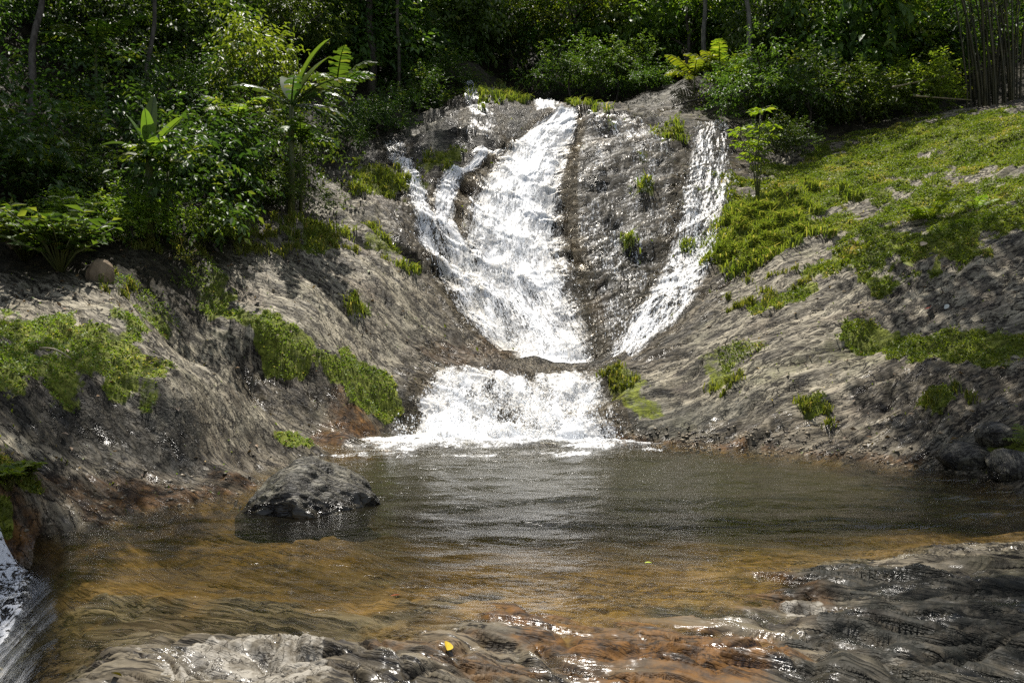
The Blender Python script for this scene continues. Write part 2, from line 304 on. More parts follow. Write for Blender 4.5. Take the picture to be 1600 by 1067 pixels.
def rock_material(name, terrain=True):
    t = NT(name)
    p = t.pos(); fl = t.attr('flow', True) if terrain else t.obj()
    stretched = t.vmul(fl, (.5, 5., 3.)) if terrain else t.vmul(fl, (2., 2., 7.))
    n1 = t.noise(stretched, 1.1, 5, .55, .12)
    n2 = t.noise(t.vmul(fl, (1.1, 14., 6.)), 1.6, 5, .6, .15)
    n3 = t.noise(p, .8, 4, .6)
    n4 = t.noise(p, 9., 6, .7)
    n5 = t.noise(p, 45., 4, .6)
    n6 = t.noise(t.vmul(fl, (.45, 7., 4.)), 1.0, 5, .62, .2); n7 = t.noise(t.vmul(fl, (1.1, 18., 9.)), 1.0, 4, .6, .2)
    ln1 = t.ramp(t.math('ABSOLUTE', t.math('SUBTRACT', n6, .5)), .0, .030); ln2 = t.ramp(t.math('ABSOLUTE', t.math('SUBTRACT', n7, .5)), .0, .035)
    c = t.mix(t.ramp(n1, .36, .64), (.075, .064, .044), (.278, .246, .176))
    c = t.mix(t.ramp(n2, .52, .70), c, (.33, .29, .21))
    c = t.mix(t.ramp(n2, .46, .30), c, (.045, .038, .032))
    c = t.mix(t.ramp(n3, .52, .7, 0, .55), c, (.19, .150, .105)); c = t.mix(t.ramp(n3, .46, .3, 0, .6), c, (.135, .13, .062))
    c = t.mix(t.ramp(n4, .56, .74, 0, .4), c, (.06, .055, .046))
    c = t.mix(t.ramp(n5, .58, .75, 0, .3), c, (.30, .28, .23))
    c = t.mix(t.math('MULTIPLY', t.math('SUBTRACT', 1., ln1), .85), c, (.022, .019, .015)); c = t.mix(t.math('MULTIPLY', t.math('SUBTRACT', 1., ln2), .55), c, (.03, .026, .02))
    if terrain:
        under = t.attr('under'); ochre = t.attr('ochre'); pale = t.attr('pale'); wet = t.attr('wet'); moss = t.attr('moss'); soil = t.attr('soil'); dark = t.attr('dark_and_shade')
        oc = t.mix(t.ramp(n4, .35, .65), (.10, .062, .018), (.34, .225, .066))
        oc = t.mix(t.ramp(n3, .45, .65), oc, (.36, .25, .11))
        rust = t.mix(t.ramp(n4, .35, .65), (.045, .022, .008), (.27, .130, .030)); rust = t.mix(t.ramp(n1, .5, .7), rust, (.20, .15, .085))
        oc = t.mix(under, rust, oc)
        c = t.mix(t.math('MULTIPLY', ochre, t.ramp(n2, .25, .6, .75, 1)), c, oc)
        c = t.mix(t.math('MULTIPLY', t.math('SUBTRACT', 1., ln1), t.math('SUBTRACT', .75, t.math('MULTIPLY', under, .6))), c, (.018, .015, .011))
        vor = t.n('ShaderNodeTexVoronoi', feature='DISTANCE_TO_EDGE')
        t.set(vor, Vector=t.vmul(t.n('ShaderNodeVectorMath', operation='ADD').outputs[0], (1, 1, 1)), Scale=7.0)
        add = vor.inputs['Vector'].links[0].from_node.inputs[0].links[0].from_node
        wn_ = t.n('ShaderNodeTexNoise'); t.set(wn_, Vector=p, Scale=4.0, Detail=6.0)
        t.set(add, _0=t.vmul(fl, (.8, 1.9, 1.)), _1=t.vmul(wn_.outputs['Color'], (.75, .75, .75)))
        crack = t.ramp(vor.outputs[0], .0, .045)
        pc = t.mix(t.ramp(n4, .4, .6), (.20, .18, .14), (.50, .48, .42))
        pc = t.mix(crack, (.06, .05, .035), pc)
        c = t.mix(t.ramp(t.math('ADD', pale, t.math('MULTIPLY', t.math('SUBTRACT', n4, .5), 1.5)), .45, .62), c, pc)
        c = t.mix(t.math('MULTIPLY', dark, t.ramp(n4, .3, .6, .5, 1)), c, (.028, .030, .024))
        wetf = t.ramp(t.math('ADD', wet, t.math('MULTIPLY', t.math('SUBTRACT', n3, .5), .9)), .3, .7)
        c = t.mix(wetf, c, t.mix(1., c, (.48, .46, .44), 'MULTIPLY'))
        mc = t.mix(t.ramp(n4, .35, .65), (.060, .075, .011), (.17, .19, .026))
        mc = t.mix(t.ramp(n5, .55, .7, 0, .6), mc, (.16, .16, .04))
        mf = t.ramp(t.math('ADD', moss, t.math('MULTIPLY', t.math('SUBTRACT', n4, .5), 1.1)), .35, .65)
        c = t.mix(mf, c, mc)
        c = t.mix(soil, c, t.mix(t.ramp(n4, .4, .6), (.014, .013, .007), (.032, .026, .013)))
        drym = t.math('MAXIMUM', mf, soil)
        n8 = t.noise(t.vmul(fl, (2.2, 6., 4.)), 1.0, 4, .6, .3)
        patch = t.math('MULTIPLY', wetf, t.ramp(n8, .53, .60))
        rough = t.math('ADD', t.math('SUBTRACT', .62, t.math('MULTIPLY', patch, .50)), t.math('MULTIPLY', t.math('SUBTRACT', n4, .5), .2))
        rough = t.math('MAXIMUM', rough, t.math('MULTIPLY', drym, .8))
        spec = t.math('MULTIPLY', t.math('SUBTRACT', 1., under), t.math('ADD', .13, t.math('MULTIPLY', wetf, t.math('MULTIPLY', t.attr('gloss'), t.math('MULTIPLY', patch, t.math('SUBTRACT', 1., drym))))))
        h0 = t.math('MULTIPLY', crack, t.math('MULTIPLY', pale, .35))
    else:
        c = t.mix(1., c, (.42, .43, .42), 'MULTIPLY')
        z = t.n('ShaderNodeSeparateXYZ'); t.set(z, _0=p)
        wetf = t.ramp(z.outputs[2], .16, .02)
        c = t.mix(wetf, c, t.mix(1., c, (.4, .38, .34), 'MULTIPLY'))
        rough = t.math('SUBTRACT', .62, t.math('MULTIPLY', wetf, .45)); spec = .4; h0 = 0.
    hh = t.math('ADD', t.math('MULTIPLY', n1, 1.), t.math('ADD', t.math('MULTIPLY', n2, .5), t.math('MULTIPLY', n4, .22)))
    hh = t.math('ADD', hh, h0); hh = t.math('ADD', hh, t.math('ADD', t.math('MULTIPLY', ln1, .7), t.math('MULTIPLY', ln2, .3)))
    b = t.bump(hh, .055, t.math('SUBTRACT', .9, t.math('MULTIPLY', t.attr('gloss'), 1.5)) if terrain else .9)
    b = t.bump(n5, .008, t.math('SUBTRACT', .8, t.math('MULTIPLY', wetf, .6)), b)
    return t.end(t.principled(Base_Color=c, Roughness=rough, Specular_IOR_Level=spec, Normal=b))

def leaf_material(name, lo, hi, tip, rough=.5, trans=.4):
    t = NT(name); tone = t.attr('tone')
    r = t.n('ShaderNodeObjectInfo').outputs['Random']
    c = t.mix(tone, lo, hi)
    c = t.mix(t.ramp(tone, .86, 1.0), c, tip)
    hs = t.n('ShaderNodeHueSaturation'); t.set(hs, Hue=t.ramp(r, 0, 1, .485, .515), Value=t.ramp(r, 0, 1, .8, 1.2), Color=c); c = hs.outputs[0]
    a = t.principled(Base_Color=c, Roughness=rough, Specular_IOR_Level=.3)
    tr = t.n('ShaderNodeBsdfTranslucent'); t.set(tr, Color=t.mix(1., c, (1.5, 1.55, .7), 'MULTIPLY'))
    return t.end(t.mixs(trans, a, tr.outputs[0]))

def plain(name, col, col2, scale=14., rough=.75, stretch=(1, 1, .2), spec=.3, bump=.01):
    t = NT(name); n = t.noise(t.vmul(t.obj(), stretch), scale, 5, .6)
    return t.end(t.principled(Base_Color=t.mix(t.ramp(n, .35, .65), col, col2), Roughness=rough, Specular_IOR_Level=spec, Normal=t.bump(n, bump, .8)))

M_ROCK = rock_material('gneiss_slab')
M_BOULDER = rock_material('boulder_stone', False)
M_LEAF_DARK = leaf_material('dark_jungle_leaf', (.022, .050, .011), (.060, .098, .018), (.13, .15, .025))
M_LEAF_MID = leaf_material('jungle_leaf', (.034, .068, .012), (.090, .135, .021), (.17, .19, .035))
M_LEAF_LIGHT = leaf_material('light_jungle_leaf', (.065, .11, .013), (.16, .21, .026), (.26, .26, .05), trans=.5)
M_LEAF_YELLOW = leaf_material('yellow_green_leaf', (.09, .13, .012), (.19, .23, .02), (.25, .25, .04), trans=.45)
M_GRASS = leaf_material('creeping_herb', (.075, .120, .012), (.205, .245, .040), (.36, .29, .11), rough=.5, trans=.35)
M_GRASS_DRY = leaf_material('long_grass_blade', (.08, .12, .016), (.21, .225, .045), (.36, .30, .11), rough=.5, trans=.35)
M_BANANA = leaf_material('banana_leaf', (.06, .11, .015), (.14, .20, .03), (.2, .22, .06), rough=.3, trans=.5)
M_BANANA_DARK = leaf_material('old_banana_leaf', (.03, .06, .015), (.07, .11, .03), (.14, .13, .06), rough=.3, trans=.35)
M_BARK = plain('bark', (.035, .028, .02), (.085, .072, .055))
M_BARK_PALE = plain('pale_bark', (.07, .065, .05), (.15, .14, .11))
M_BAMBOO = plain('bamboo_culm', (.02, .022, .010), (.06, .055, .025), 6., .45, (1, 1, .4), .4, .003)
M_POLE = plain('dry_bamboo', (.16, .13, .07), (.28, .24, .14), 6., .5, (1, 1, .4), .4, .003)
M_LOG = plain('tan_stone', (.09, .065, .04), (.22, .165, .105), 6., .8, (1, 1, .25), .2, .02)
M_STEM = plain('green_stem', (.05, .06, .02), (.09, .10, .03), 8., .5)

def foam_material():
    t = NT('white_water')
    uv = t.n('ShaderNodeUVMap').outputs[0]; den = t.attr('foam')
    a1 = t.noise(t.vmul(uv, (3.6, .8, 1)), 1., 4, .6, .8)
    a2 = t.noise(t.vmul(uv, (20., 4.2, 1)), 1., 4, .65, .9)
    a3 = t.noise(t.vmul(uv, (55., 17., 1)), 1., 3, .65, .6)
    s = t.math('ADD', t.math('MULTIPLY', t.math('SUBTRACT', a1, .5), 1.5), t.math('MULTIPLY', t.math('SUBTRACT', a2, .5), 1.9))
    s = t.math('ADD', s, t.math('MULTIPLY', t.math('SUBTRACT', a3, .5), 2.4))
    s = t.math('ADD', s, den)
    alpha = t.ramp(s, .38, .66)
    col = t.mix(t.ramp(s, .4, .9), (.86, .88, .90), (.97, .97, .97))
    b = t.bump(t.math('ADD', a2, t.math('MULTIPLY', a3, .4)), .02, .45)
    pr = t.principled(Base_Color=col, Roughness=.5, Specular_IOR_Level=.35, Normal=b)
    tl = t.n('ShaderNodeBsdfTranslucent'); t.set(tl, Color=(.97, .98, .98))
    foam = t.mixs(.42, pr, tl.outputs[0])
    # between the foam: a clear wet film that only glints
    gl = t.n('ShaderNodeBsdfGlossy'); t.set(gl, Roughness=.3, Normal=b, Color=(1, 1, 1))
    tp = t.n('ShaderNodeBsdfTransparent'); t.set(tp, Color=(.93, .92, .9))
    fr = t.n('ShaderNodeFresnel'); t.set(fr, IOR=1.33, Normal=b)
    film = t.mixs(t.math('MULTIPLY', fr.outputs[0], t.ramp(den, .0, .3, 0, .5)), tp.outputs[0], gl.outputs[0])
    return t.end(t.mixs(alpha, film, foam))
M_FOAM = foam_material()

def water_material():
    t = NT('pool_water')
    p = t.pos(); dep = t.attr('depth'); ch = t.attr('chop')
    w1 = t.noise(t.vmul(p, (1., 2.2, 1)), 1.6, 3, .5, 1.2)
    w2 = t.noise(t.vmul(p, (1., 1.7, 1)), 6.5, 4, .6, 1.6)
    w3 = t.noise(p, 26., 3, .6, .8)
    h = t.math('ADD', t.math('MULTIPLY', w1, .075), t.math('MULTIPLY', w2, .022))
    h = t.math('ADD', h, t.math('MULTIPLY', w3, .0012))
    h = t.math('MULTIPLY', h, ch)
    b = t.bump(h, 1.0, .75)
    def ab(k): return t.math('EXPONENT', t.math('MULTIPLY', dep, -k), 0)
    cmb = t.n('ShaderNodeCombineColor'); t.set(cmb, _0=ab(.6), _1=ab(.85), _2=ab(1.8))
    tp = t.n('ShaderNodeBsdfTransparent'); t.set(tp, Color=cmb.outputs[0])
    df = t.n('ShaderNodeBsdfDiffuse'); t.set(df, Color=(.022, .020, .009))
    body = t.mixs(t.ramp(dep, .0, 1.0, 0., .85), tp.outputs[0], df.outputs[0])
    gl = t.n('ShaderNodeBsdfGlossy'); t.set(gl, Roughness=.10, Normal=b, Color=(1, 1, 1))
    fr = t.n('ShaderNodeFresnel'); t.set(fr, IOR=1.33, Normal=b)
    return t.end(t.mixs(fr.outputs[0], body, gl.outputs[0]))
M_WATER = water_material()

# ------------------------------------------------------------------ ground sheet
FALLS = {   # picture outlines of the white water: (y, left x, right x)
    'main': [(172, 866, 905), (200, 832, 907), (240, 785, 895), (300, 735, 886), (360, 706, 890), (420, 704, 905), (480, 728, 922), (530, 774, 934), (563, 800, 934)],
    'veil': [(258, 618, 652), (310, 630, 676), (370, 640, 712), (430, 668, 745), (490, 712, 785), (552, 772, 830)],
    'braid': [(232, 745, 800), (265, 696, 752), (300, 674, 722), (350, 668, 716), (400, 688, 745), (450, 700, 765), (500, 728, 795), (540, 764, 815)],
    'right': [(198, 1075, 1152), (250, 1066, 1158), (300, 1053, 1156), (335, 1050, 1140), (370, 1040, 1134), (420, 1026, 1124), (470, 1000, 1092), (520, 966, 1046), (552, 945, 1004)],
    'mid': [(182, 905, 985), (230, 900, 1060), (300, 892, 1060), (380, 896, 1045), (460, 915, 1010), (540, 935, 975)],
    'cascade': [(583, 682, 915), (600, 668, 932), (630, 660, 942), (660, 655, 952), (690, 645, 962)],
    'upleft': [(222, 590, 640), (240, 598, 642), (262, 612, 650)],
    'uptop': [(132, 724, 745), (160, 722, 752), (185, 722, 790), (215, 715, 780)],
    'upmid': [(158, 828, 868), (174, 832, 880)],
}
FX = {}
for k, rows in FALLS.items():
    L = hits([(r[1], r[0]) for r in rows]); R = hits([(r[2], r[0]) for r in rows]); FX[k] = (L, R)

MOSS = Strokes([
    ([(310, 410), (320, 450), (330, 480)], .34, 1), ([(345, 490), (420, 520), (470, 550), (540, 590), (590, 620)], .21, 1), ([(560, 590), (600, 630)], .32, 1),
    ([(10, 560), (90, 570), (180, 575)], .42, 1), ([(10, 520), (130, 530)], .55, .9), ([(180, 600), (220, 580)], .3, .8), ([(10, 725), (40, 750)], .10, .8), ([(5, 830), (8, 815)], .07, .7),
    ([(190, 440), (230, 470), (250, 510)], .3, .75), ([(230, 560), (230, 620)], .12, .6),
    ([(1240, 290), (1320, 260), (1430, 210), (1560, 200)], 1.5, 1), ([(1300, 300), (1420, 260), (1600, 230)], 1.3, 1), ([(1480, 320), (1600, 300)], 1.1, 1), ([(1360, 395), (1450, 370), (1600, 340)], .75, 1), ([(1350, 360), (1420, 330)], .6, .9),
    ([(1180, 330), (1240, 330)], .8, 1), ([(1150, 380), (1240, 360)], .7, .8), ([(1340, 535), (1450, 540), (1600, 530)], .32, .85), ([(1400, 550), (1500, 552)], .22, 1), ([(1540, 550), (1600, 545)], .3, 1),
    ([(1190, 480), (1250, 455)], .22, .8), ([(1470, 630)], .25, .7), ([(1270, 640)], .22, .7), ([(1120, 605)], .25, .7), ([(960, 580), (1000, 640)], .25, .6), ([(1110, 570), (1180, 540)], .2, .5),
    ([(670, 255), (700, 250)], .35, .8), ([(580, 280), (620, 290)], .5, .9), ([(580, 370), (600, 380)], .25, .6), ([(565, 480)], .18, .7), ([(480, 390), (520, 370)], .3, .6),
    ([(780, 150)], .8, .9), ([(1040, 210)], .4, .6), ([(960, 195)], .25, .7), ([(1000, 290)], .28, .7), ([(1000, 240)], .2, .5), ([(985, 380)], .2, .6), ([(1590, 720)], .3, .8), ([(450, 690), (480, 690)], .12, .8), ([(1100, 155)], .6, .4),
], 301, .8)
OCHRE = Strokes([
    ([(100, 900), (250, 900), (450, 890), (650, 900), (900, 905), (1100, 900)], .75, 1), ([(760, 950), (900, 960), (1000, 980), (1130, 1000)], .38, 1), ([(880, 1010), (1050, 1060)], .3, .9), ([(1120, 930), (1230, 930)], .3, .9),
    ([(300, 790), (420, 790)], .6, .8), ([(80, 760), (200, 770)], .3, .55), ([(520, 690), (560, 670)], .3, .9), ([(960, 690), (1150, 700)], .15, .9), ([(1200, 706), (1430, 728)], .1, .6), ([(540, 640), (560, 660)], .3, .6), ([(700, 560), (780, 545)], .4, .35), ([(935, 500), (940, 460)], .2, .6), ([(640, 990), (760, 1040)], .3, .55),
], 331, .5)
PALE = Strokes([([(330, 1030), (420, 1040)], .26, 1), ([(390, 1000), (440, 1060)], .2, .9), ([(1250, 960), (1310, 985), (1400, 1030)], .12, .75), ([(1370, 600)], .15, .5), ([(280, 730), (310, 745)], .12, .5)], 351, .6)
DARK = Strokes([([(950, 240), (980, 380), (970, 520)], 1.2, .75), ([(1060, 210), (1080, 400)], .9, .6), ([(560, 230), (720, 210)], 1.5, .7), ([(830, 300), (840, 450)], 1.2, .6), ([(1400, 920), (1600, 950)], .6, 1), ([(1420, 990), (1600, 1050)], .6, 1), ([(1340, 1030), (1400, 1066)], .3, .8), ([(960, 600), (1020, 660), (1120, 640)], .4, .6), ([(40, 640), (160, 680), (260, 700)], .35, .7), ([(1530, 700), (1600, 730)], .4, .7), ([(580, 640), (620, 650)], .3, .7), ([(620, 200), (760, 190)], 1.2, .5)], 371, .6)  # dark wet rock, with shade painted in at upper-left falls and right foreground
def wet_mask(x, y, z):
    m = np.zeros(np.shape(x))
    for k, (L, R) in FX.items():
        c = (L + R) / 2; w = np.hypot(*(R - L)[:, :2].T).mean() / 2
        m = np.maximum(m, sst(w + .9, w + .1, dist_poly(x, y, c)))
    m = np.maximum(m, sst(.30, .05, z) * (y > 4.6) * (y < 12) * .95)
    m = np.maximum(m, sst(5.4, 4.9, y) * .95)
    for pts, w in WETS: m = np.maximum(m, sst(w * 1.3, w * .5, dist_poly(x, y, pts)))
    return m
WETS = [(hits(p), w) for p, w in [([(280, 390), (270, 420), (300, 480)], .45), ([(420, 600), (520, 660)], .45), ([(60, 650), (160, 700)], .5), ([(80, 760), (300, 750)], .5), ([(1420, 610), (1560, 640)], .7), ([(1120, 680), (1400, 690)], .35), ([(960, 200), (1100, 160)], 1.2)]]

def water_level(x, y):
    z = np.zeros(np.shape(x))
    # the pool tips over the slab towards the lower left
    z = z - .40 * sst(0, -.6, x + 2.6 + .55 * (y - 4.7)) * sst(6.0, 5.7, y)
    return z
def build_ground():
    ui = np.linspace(-.74, .74, 620); k = np.linspace(0, 1, 46)[1:]
    uo = .74 + k ** 2.2 * 4.5
    u = np.concatenate([-uo[::-1], ui, uo])
    d = np.concatenate([np.linspace(-14, 2.2, 24), np.geomspace(2.3, 30, 620), np.geomspace(30.4, 95, 60)])
    w = np.sqrt(np.clip(d, 0, None) ** 2 + 2.0 ** 2)
    X = u[None] * w[:, None]; Y = np.broadcast_to(d[:, None], X.shape); X = np.clip(X, -130, 130)
    x = X.ravel(); y = Y.ravel(); z = height(x, y)
    nu, nv = len(u), len(d)
    Z = z.reshape(nv, nu)
    wr, aL, cL, aR, cR = flow(x, y)
    fl = np.stack([aL * (1 - wr) + (aR + 31) * wr, cL * (1 - wr) + cR * wr + noise(x * .5, y * .5, 3) * .22, z], 1)
    moss = MOSS(x, y); och = OCHRE(x, y)
    och = np.maximum(och, sst(.0, -.12, z) * (y > 5) * (y < 11) * .9); och = och * (1 - .85 * sst(-.07, -.34, z) * (y > 5) * (y < 11)); mud = sst(-.07, -.34, z) * (y > 5) * (y < 10.6)
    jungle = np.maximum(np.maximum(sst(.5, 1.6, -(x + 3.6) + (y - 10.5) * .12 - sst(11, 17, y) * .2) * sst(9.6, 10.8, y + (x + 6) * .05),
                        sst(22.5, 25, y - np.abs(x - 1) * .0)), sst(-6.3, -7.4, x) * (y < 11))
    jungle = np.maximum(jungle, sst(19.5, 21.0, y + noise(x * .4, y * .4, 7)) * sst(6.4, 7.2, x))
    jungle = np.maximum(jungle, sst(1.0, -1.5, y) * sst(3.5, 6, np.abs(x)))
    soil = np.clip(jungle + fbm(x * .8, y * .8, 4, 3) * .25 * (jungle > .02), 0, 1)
    o = mesh_np('rock_slope', np.stack([x, y, z], 1), grid_faces(nu, nv), M_ROCK, dict(flow=fl, moss=moss * (1 - .8 * soil), ochre=och, pale=PALE(x, y), dark_and_shade=np.maximum(DARK(x, y), .8 * mud), under=sst(.015, -.02, z - water_level(x, y)) * (y > 4) * (y < 10.6), wet=wet_mask(x, y, z), soil=soil, gloss=.06 + .22 * sst(4.9, 4.2, y) * (1 - .8 * DARK(x, y)) + .12 * sst(.5, .2, z) * (y < 12)), smooth=True)
    tag(o, kind='structure', label='bare grey-brown rock slopes around the pool and falls')
    return o
ground = build_ground()

# ------------------------------------------------------------------ pool water
def build_pool():
    ui = np.linspace(-.8, .8, 420); d = np.geomspace(3.0, 11.2, 420)
    X = ui[None] * d[:, None]; Y = np.broadcast_to(d[:, None], X.shape)
    x = X.ravel(); y = Y.ravel(); zt = height(x, y); zw = water_level(x, y); sl = (x < -2.1 - .55 * (y - 4.7)) & (y > 4.0) & (y < 5.75); zw = np.where(sl, np.maximum(zw, zt + .014), zw)
    casc = dist_poly(x, y, [(-1.2, 10.4), (1.2, 10.4)])
    ch = .35 + .9 * np.exp(-casc / 1.2) + .15 * sst(5.8, 8, y)
    rip = noise(x * 1.3 + 4, y * 2.6, 70) * .02 + noise(x * 3.1, y * 5.2, 71) * .010 + np.sin(casc * 9 + noise(x, y, 72) * 4) * .006 * np.exp(-casc / 1.5)
    rip += noise(x * 6, y * 9, 73) * .018 * np.exp(-casc / .8)
    zz = zw + rip * np.clip((zw - zt) * 6, .1, 1)
    keep = (zw - zt > -.03) & (x > -4.6) & (x < 6.2) & ((y > 4.1) | (zt < -.02)) & (x > -3.9)
    f = grid_faces(len(ui), len(d)); kf = keep[f].any(1); f = f[kf]
    used = np.unique(f); remap = np.zeros(len(x), int); remap[used] = np.arange(len(used)); f = remap[f]
    v = np.stack([x, y, zz], 1)[used]
    o = mesh_np('water', v, f, M_WATER, dict(depth=(np.clip(zw - zt, 0, 2) * (1 + 1.1 * sst(.1, .4, zw - zt)))[used], chop=ch[used]), smooth=True)
    tag(o, kind='structure', label='clear amber pool of water below the falls')
build_pool()

# ------------------------------------------------------------------ white water sheets
def sheet(name, L, R, dens, nu, nv, off=.05, rough=.06, edge=.25, seed=0, extra=None, zfun=None, vs=1., iso=False):
    """a sheet of white water lying on the rock between two edge lines"""
    L = np.array(L)[:, :2]; R = np.array(R)[:, :2]; c = (L + R) / 2
    s = np.concatenate([[0], np.cumsum(np.hypot(*np.diff(c, axis=0).T))]); s /= s[-1]; t = np.linspace(0, 1, nv)
    def sm(a):
        q = np.interp(t, s, a); k = max(3, nv // 14) | 1; ker = np.hanning(k + 2)[1:-1]; ker /= ker.sum()
        return np.convolve(np.pad(q, k // 2, mode='reflect', reflect_type='odd'), ker, 'valid')
    Lx, Ly, Rx, Ry = sm(L[:, 0]), sm(L[:, 1]), sm(R[:, 0]), sm(R[:, 1]); a = np.linspace(-.1, 1.1, nu)
    X = Lx[:, None] * (1 - a) + Rx[:, None] * a; Y = Ly[:, None] * (1 - a) + Ry[:, None] * a
    Z = (zfun or height)(X, Y)
    if zfun is None and nv > 100:
        Zb = Z.copy(); kv = max(3, nv // 16) | 1; ku = max(3, nu // 14) | 1
        for ax, kk in ((0, kv), (1, ku)):
            pad = [(0, 0), (0, 0)]; pad[ax] = (kk // 2, kk // 2); Q = np.pad(Zb, pad, mode='reflect', reflect_type='odd'); cs = np.cumsum(np.insert(Q, 0, 0, axis=ax), axis=ax)
            Zb = (np.take(cs, range(kk, cs.shape[ax]), ax) - np.take(cs, range(0, cs.shape[ax] - kk), ax)) / kk
        Z = np.maximum(Zb + off * .3, Z + .012)
    ln = np.concatenate([[0], np.cumsum(np.sqrt(np.diff(X[:, nu // 2]) ** 2 + np.diff(Y[:, nu // 2]) ** 2 + np.diff(Z[:, nu // 2]) ** 2))])
    W = np.hypot(Rx - Lx, Ry - Ly)
    U = (a[None] - .5) * W[:, None] + seed * 3.7; V = np.broadcast_to(ln[:, None], U.shape) * vs + seed * 5.1
    if iso: U = X * .55; V = Y * 2.2 + Z * 1.5
    prof = sst(-.1, edge, a) * sst(1.1, 1 - edge, a)
    big = fbm(U * 1.4, V * .6, 200 + seed, 3); mid = noise(U * 6, V * 1.3, 210 + seed); fine = noise(U * 17, V * 4.5, 220 + seed)
    # heights: strands and surges standing off the rock
    lift = off * (1 + .8 * big) + rough * (mid * .8 + .5 * fine + .6 * np.abs(noise(U * 2.6, V * .8, 230 + seed)))
    if zfun is None: lift = lift * (.1 + .9 * sst(1., .95, t))[:, None]; Z = Z + (height(X, Y) - Z) * sst(.94, 1., t)[:, None]
    Z2 = Z + np.clip(lift, .012, None) * (.25 + .75 * prof[None])
    D = np.interp(t, s, dens) if np.ndim(dens) else np.full(nv, dens)
    den = D[:, None] * prof[None] ** .8 + (prof[None] - 1) * .55
    if extra is not None: den = den + extra(a[None], t[:, None])
    o = mesh_np(name, np.stack([X, Y, Z2], -1).reshape(-1, 3), grid_faces(nu, nv)[:, ::-1], M_FOAM, dict(foam=den.ravel()), uv=np.stack([U, V], -1).reshape(-1, 2), smooth=True)
    return o
def fall(key, *a, **k): return sheet('waterfall', *FX[key], *a, **k)
W = lambda o, l: tag(o, kind='structure', label=l)
W(fall('main', [1.0, 1.15, 1.15, 1.1, 1.0, .8, .72, .78, 1.25], 190, 420, .08, .028, .3, 1), 'main white waterfall pouring down the middle of the rock face')
W(fall('main', [.6, .62, .6, .6, .6, .45, .4, .45, .7], 150, 330, .14, .04, .45, 2), 'loose spray layer over the main white waterfall')
W(fall('veil', [.55, .65, .58, .56, .62, .85], 70, 260, .04, .04, .4, 3), 'thin veil of white water left of the main waterfall')
W(fall('braid', [.65, .78, .78, .75, .72, .68, .7, .8], 60, 260, .05, .05, .35, 4), 'narrow braid of white water joining the main waterfall')
W(fall('right', [.16, .28, .32, .4, .45, .5, .5, .46, .42], 90, 330, .05, .05, .3, 5), 'second stream sliding down the right of the rock face')
W(fall('mid', [.14, .08, .08, .10, .10, .09], 130, 330, .025, .03, .08, 6), 'faint trickles over the dark rock between the two falls')
W(fall('cascade', [.42, .68, .70, .66, 1.05], 230, 150, .04, .035, .08, 7, vs=2.2, extra=lambda a, t: .7 * fbm(a * 6, t * 2.5, 341, 4)), 'low wide cascade dropping into the pool')
W(fall('cascade', [-.2, .22, .32, .28, .6], 200, 110, .10, .05, .2, 8, vs=2.2, extra=lambda a, t: .8 * fbm(a * 7, t * 3, 342, 4)), 'splashing spray in front of the low cascade')
W(fall('upleft', [.2, .32, .45], 50, 60, .03, .03, .3, 9), 'small trickle in the shade high on the left')
W(fall('uptop', [.55, .4, .2, .1], 50, 90, .04, .04, .3, 10), 'small upper fall under the dark trees')
W(fall('upmid', [.6, .5], 50, 40, .04, .04, .3, 11), 'short upper curtain of water at the top of the falls')
# foam spreading on the pool at the foot of the cascade
fl_L = np.array([(-1.35, 10.55), (-1.75, 10.3), (-2.2, 10.05), (-2.4, 9.7), (-2.3, 9.3), (-2.0, 8.8)]); fl_R = np.array([(1.35, 10.55), (1.45, 10.25), (1.7, 10.0), (2.0, 9.75), (1.8, 9.3), (1.3, 8.8)])
W(sheet('foam', fl_L, fl_R, [1.25, 1.1, .75, .34, .08, -.12], 300, 120, .03, .03, .15, 12, vs=2., extra=lambda a, t: .9 * fbm(a * 7, t * 4, 333, 3) * sst(.15, .6, t), zfun=lambda X, Y: np.zeros(X.shape)), 'white foam spreading on the pool at the foot of the cascade')
# outflow at the lower left
W(sheet('white_water', np.array([(-3.8, 5.75), (-3.95, 5.2), (-4.2, 4.6), (-4.6, 3.8)]), np.array([(-3.35, 5.62), (-3.0, 5.15), (-2.62, 4.6), (-2.4, 3.8)]), [.65, .35, .75, .9], 120, 160, .06, .07, .25, 13, iso=True), 'white water rushing out of the pool at the lower left')

